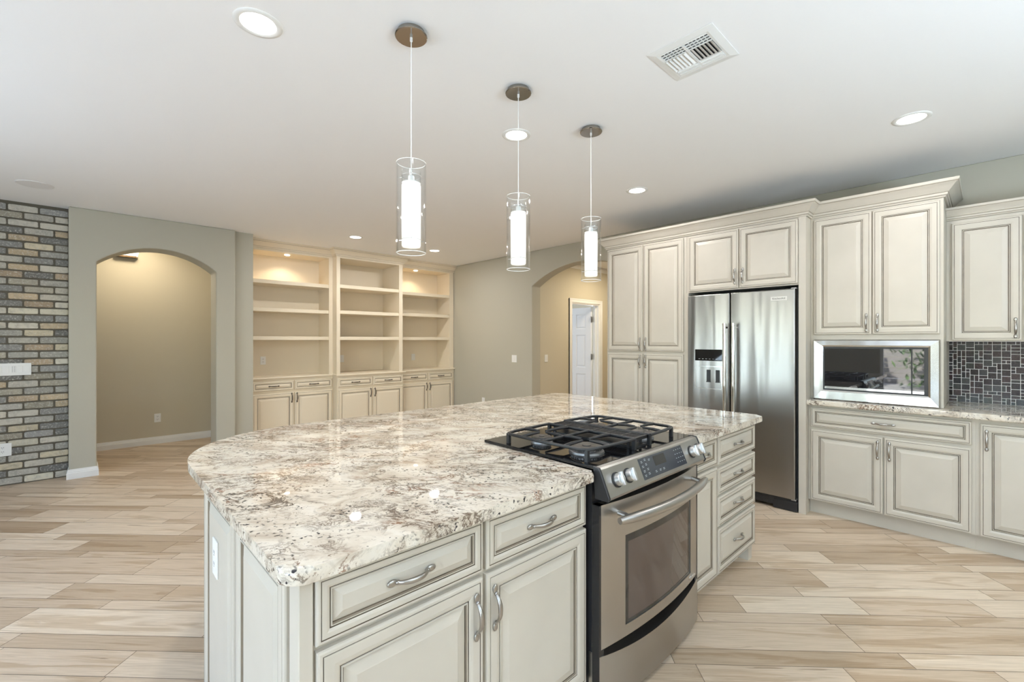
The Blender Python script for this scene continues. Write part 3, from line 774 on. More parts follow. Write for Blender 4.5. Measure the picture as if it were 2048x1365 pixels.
    for sgn, cx_out, cx_in, lab in ((-1, 1.420, 1.745, 'left'), (1, 2.125, 1.800, 'right')):
        mb = MB(); ya, yb2 = 1.075, 1.535; r = .0080; xin = 1.742 if sgn < 0 else 1.868
        def P(x, y, z=gz): return Vector((x, y, z))
        c = .030
        o1, o2 = cx_out - sgn * 0, cx_out
        # outer loop
        loop = [P(xin, ya - .018), P(cx_out - sgn * c * 2, ya - .006), P(cx_out - sgn * c * .5, ya + .004), P(cx_out, ya + c), P(cx_out + sgn * .008, (ya + yb2) / 2), P(cx_out, yb2 - c), P(cx_out - sgn * c * .5, yb2 - .004), P(cx_out - sgn * c * 2, yb2 + .008), P(xin, yb2 + .022)]
        mb.tube(loop, r, 8, sy=.9)
        mb.tube([P(xin, ya - .018), P(xin, yb2 + .022)], r * .9, 8)
        ym = (ya + yb2) / 2; mb.tube([P(xin, ym), P(cx_out + sgn * .008, ym)], r * .9, 8)
        for (bx, by) in ((1.560 if sgn < 0 else 1.985, 1.185), (1.555 if sgn < 0 else 1.985, 1.430)):
            for (ex, ey) in ((bx, ya - .010 if by < ym else yb2 + .012), (bx, ym), (xin, by), (cx_out + sgn * .004, by)):
                e0 = P(ex, ey); d = (Vector((bx, by, gz)) - e0); Lg = d.length; d.normalize()
                mid = e0 + d * (Lg * .35); tip = e0 + d * (Lg - .022)
                mb.tube([e0, mid + Vector((0, 0, .004)), tip + Vector((0, 0, .004))], [r * .95, r * .95, r * .65], 6)
        for (lx, ly) in ((cx_out - sgn * c * .4, ya + .006), (cx_out - sgn * c * .4, yb2 - .006), (xin, ya - .014), (xin, yb2 + .018)):
            mb.box(lx - .0075, lx + .0075, ly - .0075, ly + .0075, .944, gz)
        obj('grate', mb, M_IRON, t, smooth=50, label='black cast iron pan grate')
    mb = MB(); gx0, gx1, gy0, gy1 = 1.752, 1.858, 1.062, 1.552
    mb.box(gx0, gx0 + .010, gy0, gy1, .978, .992).box(gx1 - .010, gx1, gy0, gy1, .978, .992).box(gx0, gx1, gy0, gy0 + .010, .978, .992).box(gx0, gx1, gy1 - .010, gy1, .978, .992)
    for k in range(1, 9): x = gx0 + .008 + k * (gx1 - gx0 - .016) / 9; mb.box(x - .0022, x + .0022, gy0, gy1, .980, .990)
    for k in range(1, 6): y = gy0 + k * (gy1 - gy0) / 6; mb.box(gx0, gx1, y - .004, y + .004, .979, .991)
    mb.box(gx0 + .006, gx1 - .006, gy0 + .006, gy1 - .006, .944, .952)
    for y in (gy0 + .03, gy1 - .03):
        mb.box(gx0, gx0 + .008, y, y + .012, .944, .98).box(gx1 - .008, gx1, y, y + .012, .944, .98)
    obj('vent_grille', mb, M_IRON, t, label='slotted downdraft vent grille')
build_range()

# ================================================================== KITCHEN WALL
XW = XK - .002
# pantry
XF, XD = 4.275, 4.255
t = thing('pantry_cabinet', 'tall cream pantry with four raised-panel doors beside the refrigerator', 'cabinet', (4.64, 2.49, 0))
obj('body', MB().box(XF, XW, 2.028, 2.945, CB, 2.432).box(XF + .06, XW, 2.028, 2.945, 0, CB), M_CAB, t)
front(t, 'door', '-x', 2.930, 2.495, 1.305, 2.418, XD, DOOR_PROF, 'r', .075)
front(t, 'door', '-x', 2.487, 2.052, 1.305, 2.418, XD, DOOR_PROF, 'l', .075)
front(t, 'door', '-x', 2.930, 2.495, .125, 1.278, XD, DOOR_PROF, 'r', 1.075)
front(t, 'door', '-x', 2.487, 2.052, .125, 1.278, XD, DOOR_PROF, 'l', 1.075)
# cabinet over the refrigerator with its floor-length side panel
t = thing('refrigerator_surround', 'cream two-door cabinet above the refrigerator with a tall side panel', 'cabinet', (4.64, 1.52, 0))
obj('body', MB().box(XF, XW, 1.074, 2.026, 1.878, 2.432), M_CAB, t)
obj('side_panel', MB().box(4.268, XW, 1.022, 1.073, 0, 2.432), M_CAB, t)
obj('side_panel', MB().box(4.268, XW, 2.004, 2.0265, 0, 1.877), M_CAB, t)
front(t, 'door', '-x', 1.998, 1.541, 1.890, 2.418, XD, DOOR_PROF, 'r', .105)
front(t, 'door', '-x', 1.533, 1.078, 1.890, 2.418, XD, DOOR_PROF, 'l', .105)

# refrigerator
def build_fridge():
    t = thing('refrigerator', 'stainless side-by-side refrigerator with water dispenser between cream cabinets', 'refrigerator', (4.6, 1.54, 0))
    FX = 4.238; y0, y1, ysp = 1.092, 1.998, 1.604
    obj('body', MB().box(4.30, 4.96, y0 - .008, y1 + .001, .02, 1.855), M_BLACKPL, t)
    def slab(a, b, z0, z1):                          # rounded front door slab, a > b in y
        prof = [(4.298, 0), (FX + .008, 0), (FX + .0022, .0022), (FX, .006)]
        mb = MB(); rings = []
        for X, i in prof: rings.append([(X, a - i, z0 + i), (X, b + i, z0 + i), (X, b + i, z1 - i), (X, a - i, z1 - i)])
        return mb.rings(rings, 0, True, True)
    dl = obj('freezer_door', slab(y1, ysp + .004, .105, 1.846), M_FRIDGE, t, label='narrow stainless door with dispenser')
    dr = obj('refrigerator_door', slab(ysp - .004, y0, .105, 1.846), M_FRIDGE, t, label='wide stainless door with a maker badge')
    for d, y in ((dl, 1.628), (dr, 1.553)):
        mb = MB(); mb.tube([(4.172, y, .50), (4.172, y, 1.555)], .0145, 16)
        mb.tube([(4.172, y, 1.552), (4.172, y, 1.572)], .0165, 16); mb.tube([(4.172, y, .485), (4.172, y, .505)], .0165, 16)
        for z in (1.535, .53): mb.tube([(4.172, y, z), (FX + .004, y, z)], .011, 12)
        obj('handle', mb, M_CHROME, d, smooth=40, label='long round steel bar handle')
    # dispenser: display above, niche with two paddles below
    a, b = 1.924, 1.672
    obj('dispenser_display', MB().box(FX - .004, FX + .001, b, a, 1.228, 1.334, 0, .002, 2), M_BLACKGLASS, dl, label='glossy black dispenser display')
    mk = MB()
    for k in range(6): mk.box(FX - .0046, FX - .0038, a - .05 - k * .032, a - .035 - k * .032, 1.244, 1.247)
    obj('lettering', mk, M_MARK, dl)
    mb = MB(); ZA, ZB = .966, 1.180
    rings = []
    for X, i in ((FX - .003, 0), (FX - .003, .008), (FX + .050, .016)): rings.append([(X, a - i, ZA + i), (X, b + i, ZA + i), (X, b + i, ZB - i), (X, a - i, ZB - i)])
    rings.insert(0, [(FX + .001, a, ZA), (FX + .001, b, ZA), (FX + .001, b, ZB), (FX + .001, a, ZB)])
    dn = obj('dispenser_niche', MB().rings(rings, 0, False, True), M_TRIM_STEEL, dl, label='recessed steel dispenser niche')
    for y in (1.797, 1.713):
        obj('dispenser_paddle', MB().box(FX - .001, FX + .012, y - .020, y + .020, 1.036, 1.146, 0, .003, 2).box(FX - .004, FX + .010, y - .021, y + .021, 1.029, 1.038), M_BLACKPL, dn)
    bd = obj('badge', MB().box(FX - .003, FX + .001, 1.148, 1.272, 1.752, 1.788, 0, .0008), M_BADGE, dr, label='small polished maker badge')
    lm = text_mesh('KitchenAid', .0215, .0004); lm.xf(frame_matrix((FX - .0032, 1.210, 1.7705), '-x')); obj('lettering', lm, M_BLACKPL, bd)
    mb = MB(); mb.box(4.262, 4.32, y0 - .004, y1 - .01, .028, .098)
    for k in range(2): mb.box(4.258, 4.263, 1.30, y1 - .02, .040 + k * .026, .054 + k * .026)
    mb.box(4.255, 4.32, y0 - .012, 1.26, .004, .082, 0, .004, 2)
    obj('kick_grille', mb, M_BLACKPL, t, label='black toe grille')
    for z in (1.851, .1): obj('hinge', MB().box(4.252, 4.30, y0 - .004, y0 + .03, z - .004, z + .004), M_GREYPL, t)
build_fridge()

# wall cabinet above the microwave (stands deeper than the cabinet right of it)
XMF, XMD = 4.420, 4.400
t = thing('microwave_cabinet', 'tall cream two-door cabinet standing on the counter around the built-in microwave', 'cabinet', (4.70, .62, ZT + .006))
mb = MB(); mb.box(XMF, XW, .217, 1.0205, 1.424, 2.432)
mb.box(XMF, XW, .217, .234, .937, 1.424).box(XMF, XW, 1.0, 1.0205, .937, 1.424).box(XW - .02, XW, .234, 1.0, .937, 1.424)
obj('body', mb, M_CAB, t)
front(t, 'door', '-x', .996, .620, 1.466, 2.414, XMD, DOOR_PROF, 'r', .090)
front(t, 'door', '-x', .612, .236, 1.466, 2.414, XMD, DOOR_PROF, 'l', .090)

def build_microwave():
    t = thing('microwave', 'built-in microwave with black glass door in a wide stainless trim frame', 'microwave', (4.6, .615, .945))
    a, b, z0, z1 = 1.0, .2345, .9375, 1.421
    obj('body', MB().box(4.43, 4.85, .26, .975, .965, 1.40), M_BLACKPL, t)
    ga, gb, g0, g1 = .933, .296, 1.016, 1.368
    rings = []
    def R(X, A, B, L, H): rings.append([(X, A, L), (X, B, L), (X, B, H), (X, A, H)])
    R(4.418, a, b, z0, z1); R(4.400, a, b, z0, z1); R(4.394, a - .006, b + .006, z0 + .006, z1 - .006); R(4.398, ga + .012, gb - .012, g0 - .012, g1 + .012); R(4.404, ga, gb, g0, g1); R(4.428, ga, gb, g0, g1)
    obj('trim_frame', MB().rings(rings, 0, False, False), M_TRIM_STEEL, t, label='bevelled stainless trim frame')
    yd = .385
    obj('inner_bezel', MB().box(4.408, 4.428, gb + .0005, ga - .0005, g0 + .0005, g1 - .0005), M_BLACKPL, t)
    dd = obj('door', MB().box(4.403, 4.412, yd + .004, ga - .012, g0 + .030, g1 - .014), M_MICROGLASS, t, label='glossy black glass microwave door')
    obj('door_bar', MB().box(4.401, 4.412, yd + .004, ga - .012, g0 + .012, g0 + .030), M_TRIM_STEEL, dd, label='steel strip along the door foot')
    obj('control_panel', MB().box(4.403, 4.412, gb + .022, yd - .004, g0 + .030, g1 - .014), M_MICROGLASS, t)
    obj('panel_bar', MB().box(4.401, 4.412, gb + .022, yd - .004, g0 + .012, g0 + .030), M_TRIM_STEEL, t)
build_microwave()

# wall cabinet right of it
XUF, XUD = 4.675, 4.655
t = thing('wall_cabinet', 'cream wall cabinet over the dark mosaic backsplash', 'cabinet', (4.84, -.2, 1.415))
obj('body', MB().box(XUF, XW, -.85, .216, 1.412, 2.305), M_CAB, t)
front(t, 'door', '-x', .186, -.160, 1.420, 2.280, XUD, DOOR_PROF, 'r', .085)
front(t, 'door', '-x', -.172, -.518, 1.420, 2.280, XUD, DOOR_PROF, 'l', .085)

def crown_prof(z0, z1, p):
    h = z1 - z0
    return [(0, z0), (.010, z0), (.014, z0 + .09 * h), (.0135, z0 + .115 * h), (.020, z0 + .125 * h), (.022, z0 + .26 * h), (.0215, z0 + .285 * h), (.028, z0 + .295 * h), (.031, z0 + .34 * h), (p * .46, z0 + .40 * h),
            (p * .58, z0 + .52 * h), (p * .74, z0 + .68 * h), (p * .92, z0 + .78 * h), (p * .915, z0 + .81 * h), (p * .97, z0 + .82 * h), (p, z0 + .89 * h), (p, z1), (0, z1)]
CROWN_PM = [0, 0, 1, 0, 0, 1, 0, 0, 0, 0, 0, 0, 1, 0, 0, 0, 0, 0]
tag(obj('crown_moulding', MB().sweep([(XW, 2.946), (XF, 2.946), (XF, 1.0215), (XMF, 1.0215), (XMF, .2165), (XW, .2165)], crown_prof(2.433, 2.545, .082), side=1, pm=CROWN_PM), [M_CAB, M_GLAZE2], smooth=25, loc=(4.6, 1.6, 2.433)),
    'cream crown moulding running over the pantry, refrigerator and microwave cabinets', 'crown moulding')['kind'] = 'thing'
tag(obj('crown_moulding', MB().sweep([(XUF, .2155), (XUF, -.85)], crown_prof(2.306, 2.392, .062), side=1, pm=CROWN_PM), [M_CAB, M_GLAZE2], smooth=25, loc=(4.66, -.3, 2.306)),
    'short lower crown moulding on the wall cabinet above the backsplash', 'crown moulding')['kind'] = 'thing'

# base cabinets
XBF, XBD = 4.340, 4.320
t = thing('base_cabinet', 'cream base cabinet with one wide drawer over two doors below the microwave', 'cabinet', (4.67, .54, 0))
obj('body', MB().box(XBF, XW, .057, 1.0205, CB, .892), M_CAB, t); obj('toe_kick', MB().box(4.392, XW, .057, 1.0205, 0, CB), M_CAB, t)
front(t, 'drawer', '-x', 1.002, .076, .716, .873, XBD, DRAW_PROF, 'h')
front(t, 'door', '-x', 1.000, .541, .121, .693, XBD, DOOR_PROF, 'r', .475)
front(t, 'door', '-x', .533, .076, .121, .693, XBD, DOOR_PROF, 'l', .475)
t = thing('base_cabinet', 'cream base cabinet with full-height doors below the mosaic backsplash', 'cabinet', (4.67, -.4, 0))
obj('body', MB().box(XBF, XW, -.85, .0565, CB, .892), M_CAB, t); obj('toe_kick', MB().box(4.392, XW, -.85, .0565, 0, CB), M_CAB, t)
front(t, 'door', '-x', .037, -.397, .118, .866, XBD, DOOR_PROF, 'l', .640)
front(t, 'door', '-x', -.405, -.840, .118, .866, XBD, DOOR_PROF, 'r', .640)
mb = MB().box(4.288, XW, -.85, 1.0212, .893, .9355)
es = [e for e in mb.bm.edges if all(abs(v.co.x - 4.288) < 1e-4 for v in e.verts) and abs(e.verts[0].co.z - e.verts[1].co.z) < 1e-4]
bmesh.ops.bevel(mb.bm, geom=es, offset=.010, segments=4, profile=.5, affect='EDGES')
tag(obj('wall_countertop', mb, M_GRANITE, smooth=35, weighted=True, loc=(4.65, .1, .893)), 'granite counter along the wall under the microwave and backsplash', 'countertop')

# mosaic backsplash: one sheet of random glass tiles
def mosaic():
    bm = bmesh.new(); cl = bm.loops.layers.float_color.new('tint'); mb = MB(); mb.bm.free(); mb.bm = bm
    cell = .0237; ny = int((.2155 + .85) / cell); nz = int((1.410 - .9365) / cell) + 1; used = set(); rng = random.Random(21)
    pal = [(.016, .008, .010), (.028, .012, .014), (.010, .010, .014), (.026, .030, .028), (.040, .044, .044), (.018, .015, .020), (.012, .007, .008), (.034, .016, .016)]
    gx = XW - .008
    for j in range(nz):
        for i in range(ny):
            if (i, j) in used: continue
            opts = [(1, 1)]
            if (i + 1, j) not in used and i + 1 < ny: opts += [(2, 1)]
            if j + 1 < nz and (i, j + 1) not in used: opts += [(1, 2)]
            if i + 1 < ny and j + 1 < nz and not ({(i + 1, j), (i, j + 1), (i + 1, j + 1)} & used): opts += [(2, 2)] * 3
            w, h = rng.choice(opts)
            for p in range(w):
                for q in range(h): used.add((i + p, j + q))
            g = .0017; ya = .2155 - i * cell - g; yb = .2155 - (i + w) * cell + g; za = .9365 + j * cell + g; zb = min(.9365 + (j + h) * cell - g, 1.411)
            if zb - za < .004: continue
            nf = len(bm.faces); d = rng.uniform(-.0006, .0006); e = .0016; tl = [rng.uniform(-.0002, .0002) for _ in range(4)]
            mk = lambda X, k: [(X, ya - k, za + k), (X, yb + k, za + k), (X, yb + k, zb - k), (X, ya - k, zb - k)]
            top = [(X + tl[n], y_, z_) for n, (X, y_, z_) in enumerate(mk(gx - .0032 + d, e))]
            mb.rings([mk(gx + .002, 0), mk(gx - .002 + d, 0), top], 0, False, True)
            c = rng.choice(pal); bm.faces.ensure_lookup_table()
            for f in bm.faces[nf:]:
                for lp in f.loops: lp[cl] = (*c, 1)
    mb.box(gx - .0012, XW, -.85, .2155, .9365, 1.411, 1)
    tag(obj('backsplash', mb, [M_MOSAIC, M_MOSGROUT], loc=(XW, -.3, .9365)), 'dark glass mosaic backsplash between the wall counter and the wall cabinet', 'backsplash')
mosaic()

# ================================================================== BUILT-IN BOOKCASE
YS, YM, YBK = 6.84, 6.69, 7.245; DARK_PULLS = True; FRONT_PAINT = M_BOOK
def bookcase(label, xl, xr, ol, orr, yf, shelves, split, dl, dr, puck, zs=None):
    t = thing('bookcase', label, 'bookcase', ((xl + xr) / 2, yf, 0))
    zl, zt = .912, 2.655
    mb = MB()                                        # face frame, sides, top and back
    mb.box(xl, ol, yf, yf + .022, zl, 2.671).box(orr, xr, yf, yf + .022, zl, 2.671).box(ol, orr, yf, yf + .022, zt, 2.671)
    mb.box(xl, ol, yf + .022, YBK, zl, 2.671).box(orr, xr, yf + .022, YBK, zl, 2.671).box(ol, orr, yf + .022, YBK, zt + .0, zt + .016)
    mb.box(xl, xr, YBK, YBK + .015, zl, 2.671)
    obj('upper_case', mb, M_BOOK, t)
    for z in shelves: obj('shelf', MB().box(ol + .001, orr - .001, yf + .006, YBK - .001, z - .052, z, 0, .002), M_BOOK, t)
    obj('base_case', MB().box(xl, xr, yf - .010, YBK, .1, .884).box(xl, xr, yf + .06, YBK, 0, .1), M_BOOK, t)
    yd = yf - .030
    for a, b, s in ((dl, split - .006, 'r'), (split + .006, dr, 'l')):
        front(t, 'drawer', '-y', a, b, .716, .848, yd, DRAW_PROF, 'h')
        front(t, 'door', '-y', a, b, .115, .680, yd, DOOR_PROF, s, .49)
    if puck:
        obj('puck_light', MB().lathe([(.034, zt - .0005), (.034, zt - .008), (.030, zt - .009)], (puck[0], puck[1], 0), 'z', 20, 0, True, True), M_PUCK, t, label='small lit puck light')
        d = bpy.data.lights.new('puck_lamp', 'SPOT'); d.energy = 9.5; d.color = (1.0, .82, .60); d.spot_size = math.radians(135); d.spot_blend = .5; d.shadow_soft_size = .03
        lo = link(bpy.data.objects.new('puck_lamp', d)); lo.parent = t; lo.location = Vector((puck[0], puck[1], zt - .02)) - t.location
    return t
bookcase('bookcase unit of the built-in beside the corridor arch, lit at its top', 1.604, 2.7515, 1.64, 2.697, YS, (2.258, 1.870, 1.475), 2.195, 1.665, 2.735, (2.15, 6.98))
bookcase('middle bookcase unit of the built-in, standing proud and unlit', 2.752, 3.855, 2.805, 3.790, YM, (2.258, 1.870, 1.475), 3.313, 2.765, 3.845, None)
bookcase('bookcase unit of the built-in in the room corner, lit at its top', 3.8555, 5.0, 3.88, 4.911, YS, (2.250, 1.886, 1.475), 4.430, 3.885, 4.970, (4.28, 6.98))
path = [(1.602, YS), (2.752, YS), (2.752, YM), (3.855, YM), (3.855, YS), (5.008, YS)]
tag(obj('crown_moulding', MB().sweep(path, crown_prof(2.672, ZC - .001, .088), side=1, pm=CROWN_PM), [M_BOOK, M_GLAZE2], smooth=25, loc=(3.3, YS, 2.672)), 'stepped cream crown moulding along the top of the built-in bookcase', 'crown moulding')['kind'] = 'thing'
mb = MB(); pp = [(1.602, YBK), (1.602, YS - .045), (2.752 - .02, YS - .045), (2.752 - .02, YM - .045), (3.855 + .045, YM - .045), (3.855 + .045, YS - .045), (5.008, YS - .045), (5.008, YBK)]
mb.prism([(x, y, .885) for x, y in pp], (0, 0, .0265))
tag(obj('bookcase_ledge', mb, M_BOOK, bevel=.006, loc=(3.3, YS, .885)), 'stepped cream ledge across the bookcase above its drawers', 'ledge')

# ================================================================== CEILING FITTINGS
def recessed(loc, label, watts=11):
    t = thing('recessed_light', label, 'ceiling light', loc, 'lit recessed ceiling lights')
    x, y, z = loc
    obj('trim_ring', MB().lathe([(.070, -.003), (.078, -.007), (.094, -.004), (.096, -.0005)], loc, 'z', 40), M_WHITE, t, smooth=50)
    obj('lens', MB().lathe([(.072, -.002), (.066, -.0045), (.0005, -.0045)], loc, 'z', 40), M_LENS, t, smooth=50)
    d = bpy.data.lights.new('downlight', 'AREA'); d.shape = 'DISK'; d.size = .13; d.energy = watts; d.color = (1.0, .965, .93)
    o = link(bpy.data.objects.new('downlight', d)); o.parent = t; o.location = (0, 0, -.012)
    return t
r0 = recessed((.552, 2.172, ZC), 'largest-looking recessed ceiling light, lit, away from the bookcase and cabinets')
for loc, lab in (((2.10, 2.168, ZC), 'recessed light showing behind the cord of the middle pendant'),
                 ((3.675, 2.209, ZC), 'recessed light in front of the pantry crown'),
                 ((2.631, 5.783, ZC), 'recessed light above the middle of the bookcase'),
                 ((3.901, 5.822, ZC), 'recessed light above the corner bookcase unit'),
                 ((3.711, .326, ZC), 'recessed light over the aisle in front of the microwave cabinet')):
    c = copy_tree(r0, loc, lab)
    w_ = 13 if loc[1] > 5 else 7.5 if loc[0] > 3.6 else 11      # bookcase pair brighter, cabinet pair softer
    for ch in c.children:
        if ch.type == 'LIGHT': ch.data = ch.data.copy(); ch.data.energy = w_
# fill lights added behind the viewer on the same grid, out of the frame
for loc in ((.55, .3, ZC), (-1.2, 2.2, ZC), (1.9, -1.3, ZC), (-1.2, -1.0, ZC)):
    c = copy_tree(r0, loc, 'added recessed fill light out of view behind the viewer')
    for ch in c.children:
        if ch.type == 'LIGHT': ch.data = ch.data.copy(); ch.data.energy = 3.5

t = thing('ceiling_speaker', 'round flush white speaker grille on the ceiling by the brick wall', 'speaker', (-.300, 5.768, ZC))
obj('rim', MB().lathe([(.105, -.004), (.112, -.007), (.120, -.004), (.121, -.0005)], (-.300, 5.768, ZC), 'z', 48), M_SPEAKER, t, smooth=50)
obj('grille', MB().lathe([(.106, -.002), (.104, -.005), (.0005, -.0055)], (-.300, 5.768, ZC), 'z', 48), M_SPEAKER, t, smooth=50)

def ceiling_vent():
    cx, cy, h = 2.121, .974, .155
    t = thing('ceiling_vent', 'square white air register with louvers on the ceiling', 'vent', (cx, cy, ZC))
    z = ZC - .0005
    mb = MB(); o, i = h, .112
    rings = [[(cx + sx * a, cy + sy * a, zz) for sx, sy in ((-1, -1), (1, -1), (1, 1), (-1, 1))] for a, zz in ((o, z), (o, z - .003), (i + .012, z - .008), (i, z - .006), (i, z))]
    obj('frame', mb.rings(rings, 0, False, False), M_WHITE, t)
    obj('duct', MB().box(cx - i, cx + i, cy - i, cy + i, z - .001, z + .0002), M_VENTDARK, t)
    # the register is split in two halves along Y; each half: three slots along the window side, then a louvre bank
    mb = MB(); mb.box(cx - i, cx + i, cy - .005, cy + .005, z - .009, z - .001)
    for s in (-1, 1):
        y0, y1 = (cy - i, cy - .005) if s < 0 else (cy + .005, cy + i)
        for k in range(4): mb.box(cx - i + k * .019 - .0026, cx - i + k * .019 + .0026, y0, y1, z - .009, z - .004)
        for k in range(1, 6): mb.box(cx - i, cx - i + .060, y0 + (y1 - y0) * k / 6 - .0012, y0 + (y1 - y0) * k / 6 + .0012, z - .005, z - .001)
        for k in range(6):
            yy = y0 + (y1 - y0) * (k + .5) / 6; dx0, dx1 = cx - i + .062, cx + i * .55
            w = -.0095 * s
            mb.prism([(dx0, yy - w, z - .012), (dx1, yy - w, z - .012), (dx1, yy + w * .6, z - .002), (dx0, yy + w * .6, z - .002)], (0, 0, .0014))
        mb.box(cx + i * .55, cx + i, y0, y1, z - .007, z - .002)
        for k in range(2): mb.box(cx + i * .66 + k * .022, cx + i * .66 + k * .022 + .010, y0, y1, z - .012, z - .006)
    obj('louver', mb, M_WHITE, t)
ceiling_vent()

def pendant(loc, label):
    x, y, _ = loc
    t = thing('pendant_light', label, 'pendant light', loc, 'glass cylinder pendants over the island')
    P = lambda z: z
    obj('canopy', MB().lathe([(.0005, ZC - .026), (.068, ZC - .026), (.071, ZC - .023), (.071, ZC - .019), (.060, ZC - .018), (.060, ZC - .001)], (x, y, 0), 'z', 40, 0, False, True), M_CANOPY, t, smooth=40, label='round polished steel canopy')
    obj('cord', MB().tube([(x, y, ZC - .026), (x, y, 2.150)], .0022, 8).tube([(x, y, ZC - .042), (x, y, ZC - .026)], .006, 10), M_PLASTIC, t, label='thin clear cord')
    # clear outer cylinder (open tube with wall thickness)
    ro, ri, zt, zb = .0645, .0610, 2.206, 1.807
    obj('outer_glass', MB().lathe([(ri, zt), (ro, zt), (ro, zb), (ri, zb), (ri, zt)], (x, y, 0), 'z', 40), M_GLASS, t, smooth=40, label='clear glass outer cylinder')
    for z in (zt, zb): obj('glass_rim', MB().lathe([(ri - .0003, z - .0013), (ro + .0003, z - .0013), (ro + .0003, z + .0013), (ri - .0003, z + .0013), (ri - .0003, z - .0013)], (x, y, 0), 'z', 40), M_LITEDGE, t, smooth=40, label='pale rim of the glass cylinder, edge light painted white')
    inr = obj('inner_shade', MB().lathe([(.041, 2.108), (.0415, 2.104), (.0415, 1.840), (.038, 1.834), (.0005, 1.834)], (x, y, 0), 'z', 32), M_OPAL, t, smooth=40, label='lit white opal inner cylinder')
    obj('glass_collar', MB().lathe([(.0405, 2.172), (.0425, 2.172), (.0425, 2.106), (.0405, 2.106), (.0405, 2.172)], (x, y, 0), 'z', 32), M_GLASS, t, smooth=40, label='clear top rim of the inner cylinder')
    obj('socket', MB().lathe([(.0005, 2.150), (.012, 2.150), (.014, 2.146), (.014, 2.085), (.0005, 2.085)], (x, y, 0), 'z', 16).lathe([(.014, 2.120), (.041, 2.119), (.041, 2.116), (.014, 2.117)], (x, y, 0), 'z', 32), M_PLASTIC, t, smooth=40)
    for z in (2.148, 1.866):
        obj('spacer_ring', MB().lathe([(.0425, z - .0012), (.0440, z - .0012), (.0440, z + .0012), (.0425, z + .0012), (.0425, z - .0012)], (x, y, 0), 'z', 32)
            .tube([(x + .043, y, z), (x + .061, y, z)], .0022, 6).tube([(x - .0215, y + .0372, z), (x - .0295, y + .0511, z)], .0022, 6).tube([(x - .0215, y - .0372, z), (x - .0295, y - .0511, z)], .0022, 6), M_KNOB, t, smooth=40)
    d = bpy.data.lights.new('pendant_bulb', 'POINT'); d.energy = 0.26; d.color = (1.0, .95, .88); d.shadow_soft_size = .014
    o = link(bpy.data.objects.new('pendant_bulb', d)); o.parent = t; o.location = (0, 0, 2.045 - ZC)
    return t
p0 = pendant((1.060, 1.765, ZC), 'largest-looking glass cylinder pendant, hanging towards the round end of the island')
copy_tree(p0, (1.728, 1.768, ZC), 'middle one of the three glass cylinder pendants over the island')
copy_tree(p0, (2.390, 1.772, ZC), 'glass cylinder pendant hanging in front of the wide side hall arch')

# ================================================================== WALL PLATES
def plate(name, label, cat, facing, c, kind='outlet', w=.072, h=.117, group=None):
    """c: centre on the wall surface"""
    t = thing(name, label, cat, c, group); M = frame_matrix(c, facing)
    mb = MB(); mb.box(-w / 2, w / 2, -h / 2, h / 2, 0, .0055, 0, .0018, 2); mb.xf(M); obj('cover_plate', mb, M_PLASTIC, t)
    gangs = max(1, round(w / .048)) if kind == 'gang' else 1
    if kind == 'outlet':
        for v in (-.020, .020):
            mb = MB(); mb.box(-.0165, .0165, v - .0145, v + .0145, .005, .0072, 0, .002, 2); mb.xf(M); r = obj('receptacle', mb, M_PLASTIC, t)
            mb = MB(); mb.box(-.0075, -.0045, v - .002, v + .008, .0070, .0075).box(.0045, .0075, v - .002, v + .008, .0070, .0075).box(-.0025, .0025, v - .010, v - .006, .0070, .0075); mb.xf(M); obj('slot', mb, M_SLOT, r)
    elif kind == 'switch':
        mb = MB(); mb.box(-.0165, .0165, -.033, .033, .005, .0085, 0, .0015, 2); mb.xf(M); obj('rocker', mb, M_PLASTIC, t)
    return t
plate('wall_outlet', 'white outlet low on the corridor wall seen through the corridor arch', 'outlet', '-y', (.752, 7.859, .354))
plate('wall_outlet', 'white outlet above the ledge in the bookcase unit beside the corridor arch', 'outlet', '-y', (1.903, 7.244, 1.126))
plate('wall_switch', 'white plate at the edge of the middle bookcase unit above the ledge', 'switch', '-y', (3.062, 7.244, 1.122), 'switch')
plate('wall_switch', 'white plate above the ledge in the corner bookcase unit', 'switch', '-y', (4.390, 7.244, 1.113), 'switch')
plate('wall_switch', 'white switch plate on the green-beige wall beside the wide arch', 'switch', '-x', (5.009, 5.216, 1.125), 'switch', .112)
plate('wall_switch', 'narrow white switch on the side hall wall beside the white door', 'switch', '-y', (5.352, 4.844, 1.133), 'switch')
plate('wall_outlet', 'small white outlet low on the wall, just above the far edge of the island', 'outlet', '-x', (5.009, 5.984, .375))
plate('wall_outlet', 'white outlet with rounded plate low on the brick wall', 'outlet', '-y', (-.560, 6.599, .352), w=.120, h=.125)
plate('wall_outlet', 'white outlet on the panelled end of the island', 'outlet', '-x', (.3425, 1.870, .655), h=.128)
# long switch plate on the brick
c = (-.51, 6.599, 1.134); t = thing('switch_panel', 'long white multi-gang switch plate on the brick wall', 'switch', c); M = frame_matrix(c, '-y')
mb = MB(); mb.box(-.143, .143, -.060, .060, 0, .007, 0, .002, 2); mb.xf(M); obj('cover_plate', mb, M_PLASTIC, t)
for k in range(6):
    u = -.115 + k * .046; mb = MB(); mb.box(u - .0165, u + .0165, -.033, .033, .006, .010, 0, .0015, 2); mb.xf(M)
    r = obj('rocker' if k != 3 else 'keypad', mb, M_PLASTIC, t)
    if k == 3:
        mb = MB()
        for q in range(5): mb.box(u - .011, u - .003, -.026 + q * .012, -.020 + q * .012, .0098, .0104).box(u + .003, u + .011, -.026 + q * .012, -.020 + q * .012, .0098, .0104)
        mb.xf(M); obj('button', mb, M_GREYPL, r)
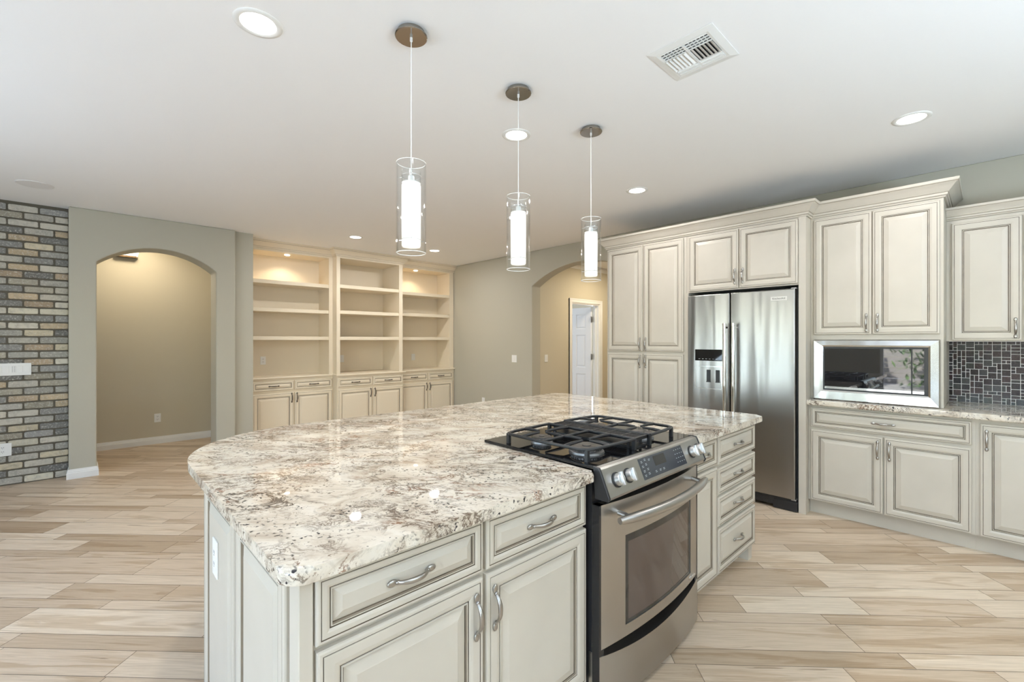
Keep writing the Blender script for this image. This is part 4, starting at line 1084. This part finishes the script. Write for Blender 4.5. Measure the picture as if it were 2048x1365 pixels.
# corridor wall sconce, half hidden by the arch
t = thing('wall_sconce', 'shallow uplight sconce high on the corridor wall behind the arch', 'wall lamp', (.42, 7.858, 2.52))
mb = MB(); rings = []
for zz, dpt, hw_ in ((2.530, .085, .118), (2.66, .115, .150)):
    rings.append([(.42 - hw_, 7.857, zz), (.42 - hw_ * .8, 7.857 - dpt, zz), (.42 + hw_ * .8, 7.857 - dpt, zz), (.42 + hw_, 7.857, zz)])
obj('shade', mb.rings(rings, 0, True, False), M_OPAL, t)
obj('base_bar', MB().prism([(.42 - .125, 7.857, 2.512), (.42 - .10, 7.857 - .092, 2.512), (.42 + .10, 7.857 - .092, 2.512), (.42 + .125, 7.857, 2.512)], (0, 0, .018)), M_BRONZE, t, label='bronze lower bar')
def lamp(name, loc, watts, col, r=.06, par=None):
    d = bpy.data.lights.new(name, 'POINT'); d.energy = watts; d.color = col; d.shadow_soft_size = r
    o = link(bpy.data.objects.new(name, d)); o.location = loc; return o
WARM = (1.0, .85, .63)
lamp('sconce_bulb', (.42, 7.78, 2.68), 5, WARM, .03)
# lamps of the corridor, side hall and far room, out of sight
area('corridor_light', (.50, 7.30, ZC - .02), (0, 0, 0), .3, .3, 11, WARM)
area('side_hall_light', (6.4, 3.9, 2.70), (0, 0, 0), .3, .3, 27, WARM)
area('far_room_daylight', (7.9, 6.4, 1.5), (0, PI / 2, 0), 1.6, 1.6, 58, (.72, .84, 1.0))

# shrubs along the fence, mirrored in the microwave; two tallest shaped to darken the refrigerator's reflection
def shrub(loc, r, h, label, seed):
    rng = random.Random(seed); mb = MB()
    for k in range(800):
        a = rng.uniform(0, 2 * PI); q = math.sqrt(rng.random()) * r; z = rng.uniform(.05, h); q *= .55 + .45 * math.sin(PI * min(1, z / h * .9 + .1))
        c = Vector((loc[0] + q * math.cos(a), loc[1] + q * math.sin(a), loc[2] + z)); d = Vector((rng.gauss(0, 1), rng.gauss(0, 1), rng.gauss(.3, .7))).normalized()
        s = d.cross(Vector((0, 0, 1))).normalized(); L = rng.uniform(.16, .34); w = L * .16
        mb.bm.faces.new([mb.bm.verts.new(p) for p in (c, c + d * L * .5 + s * w, c + d * L, c + d * L * .5 - s * w)])
    tag(obj('garden_shrub', mb, M_LEAF, loc=loc), label, 'shrub', 'shrubs mirrored in the microwave door')
for i, (y, r, h) in enumerate(((-1.6, .9, 2.0), (1.1, 1.0, 2.7), (3.0, .55, 2.2), (4.9, 1.1, 3.5), (6.9, .9, 3.0), (-3.6, .9, 1.9))):
    shrub((-9.2, y, -.04), r, h, 'green garden shrub mirrored in the microwave door', 30 + i)
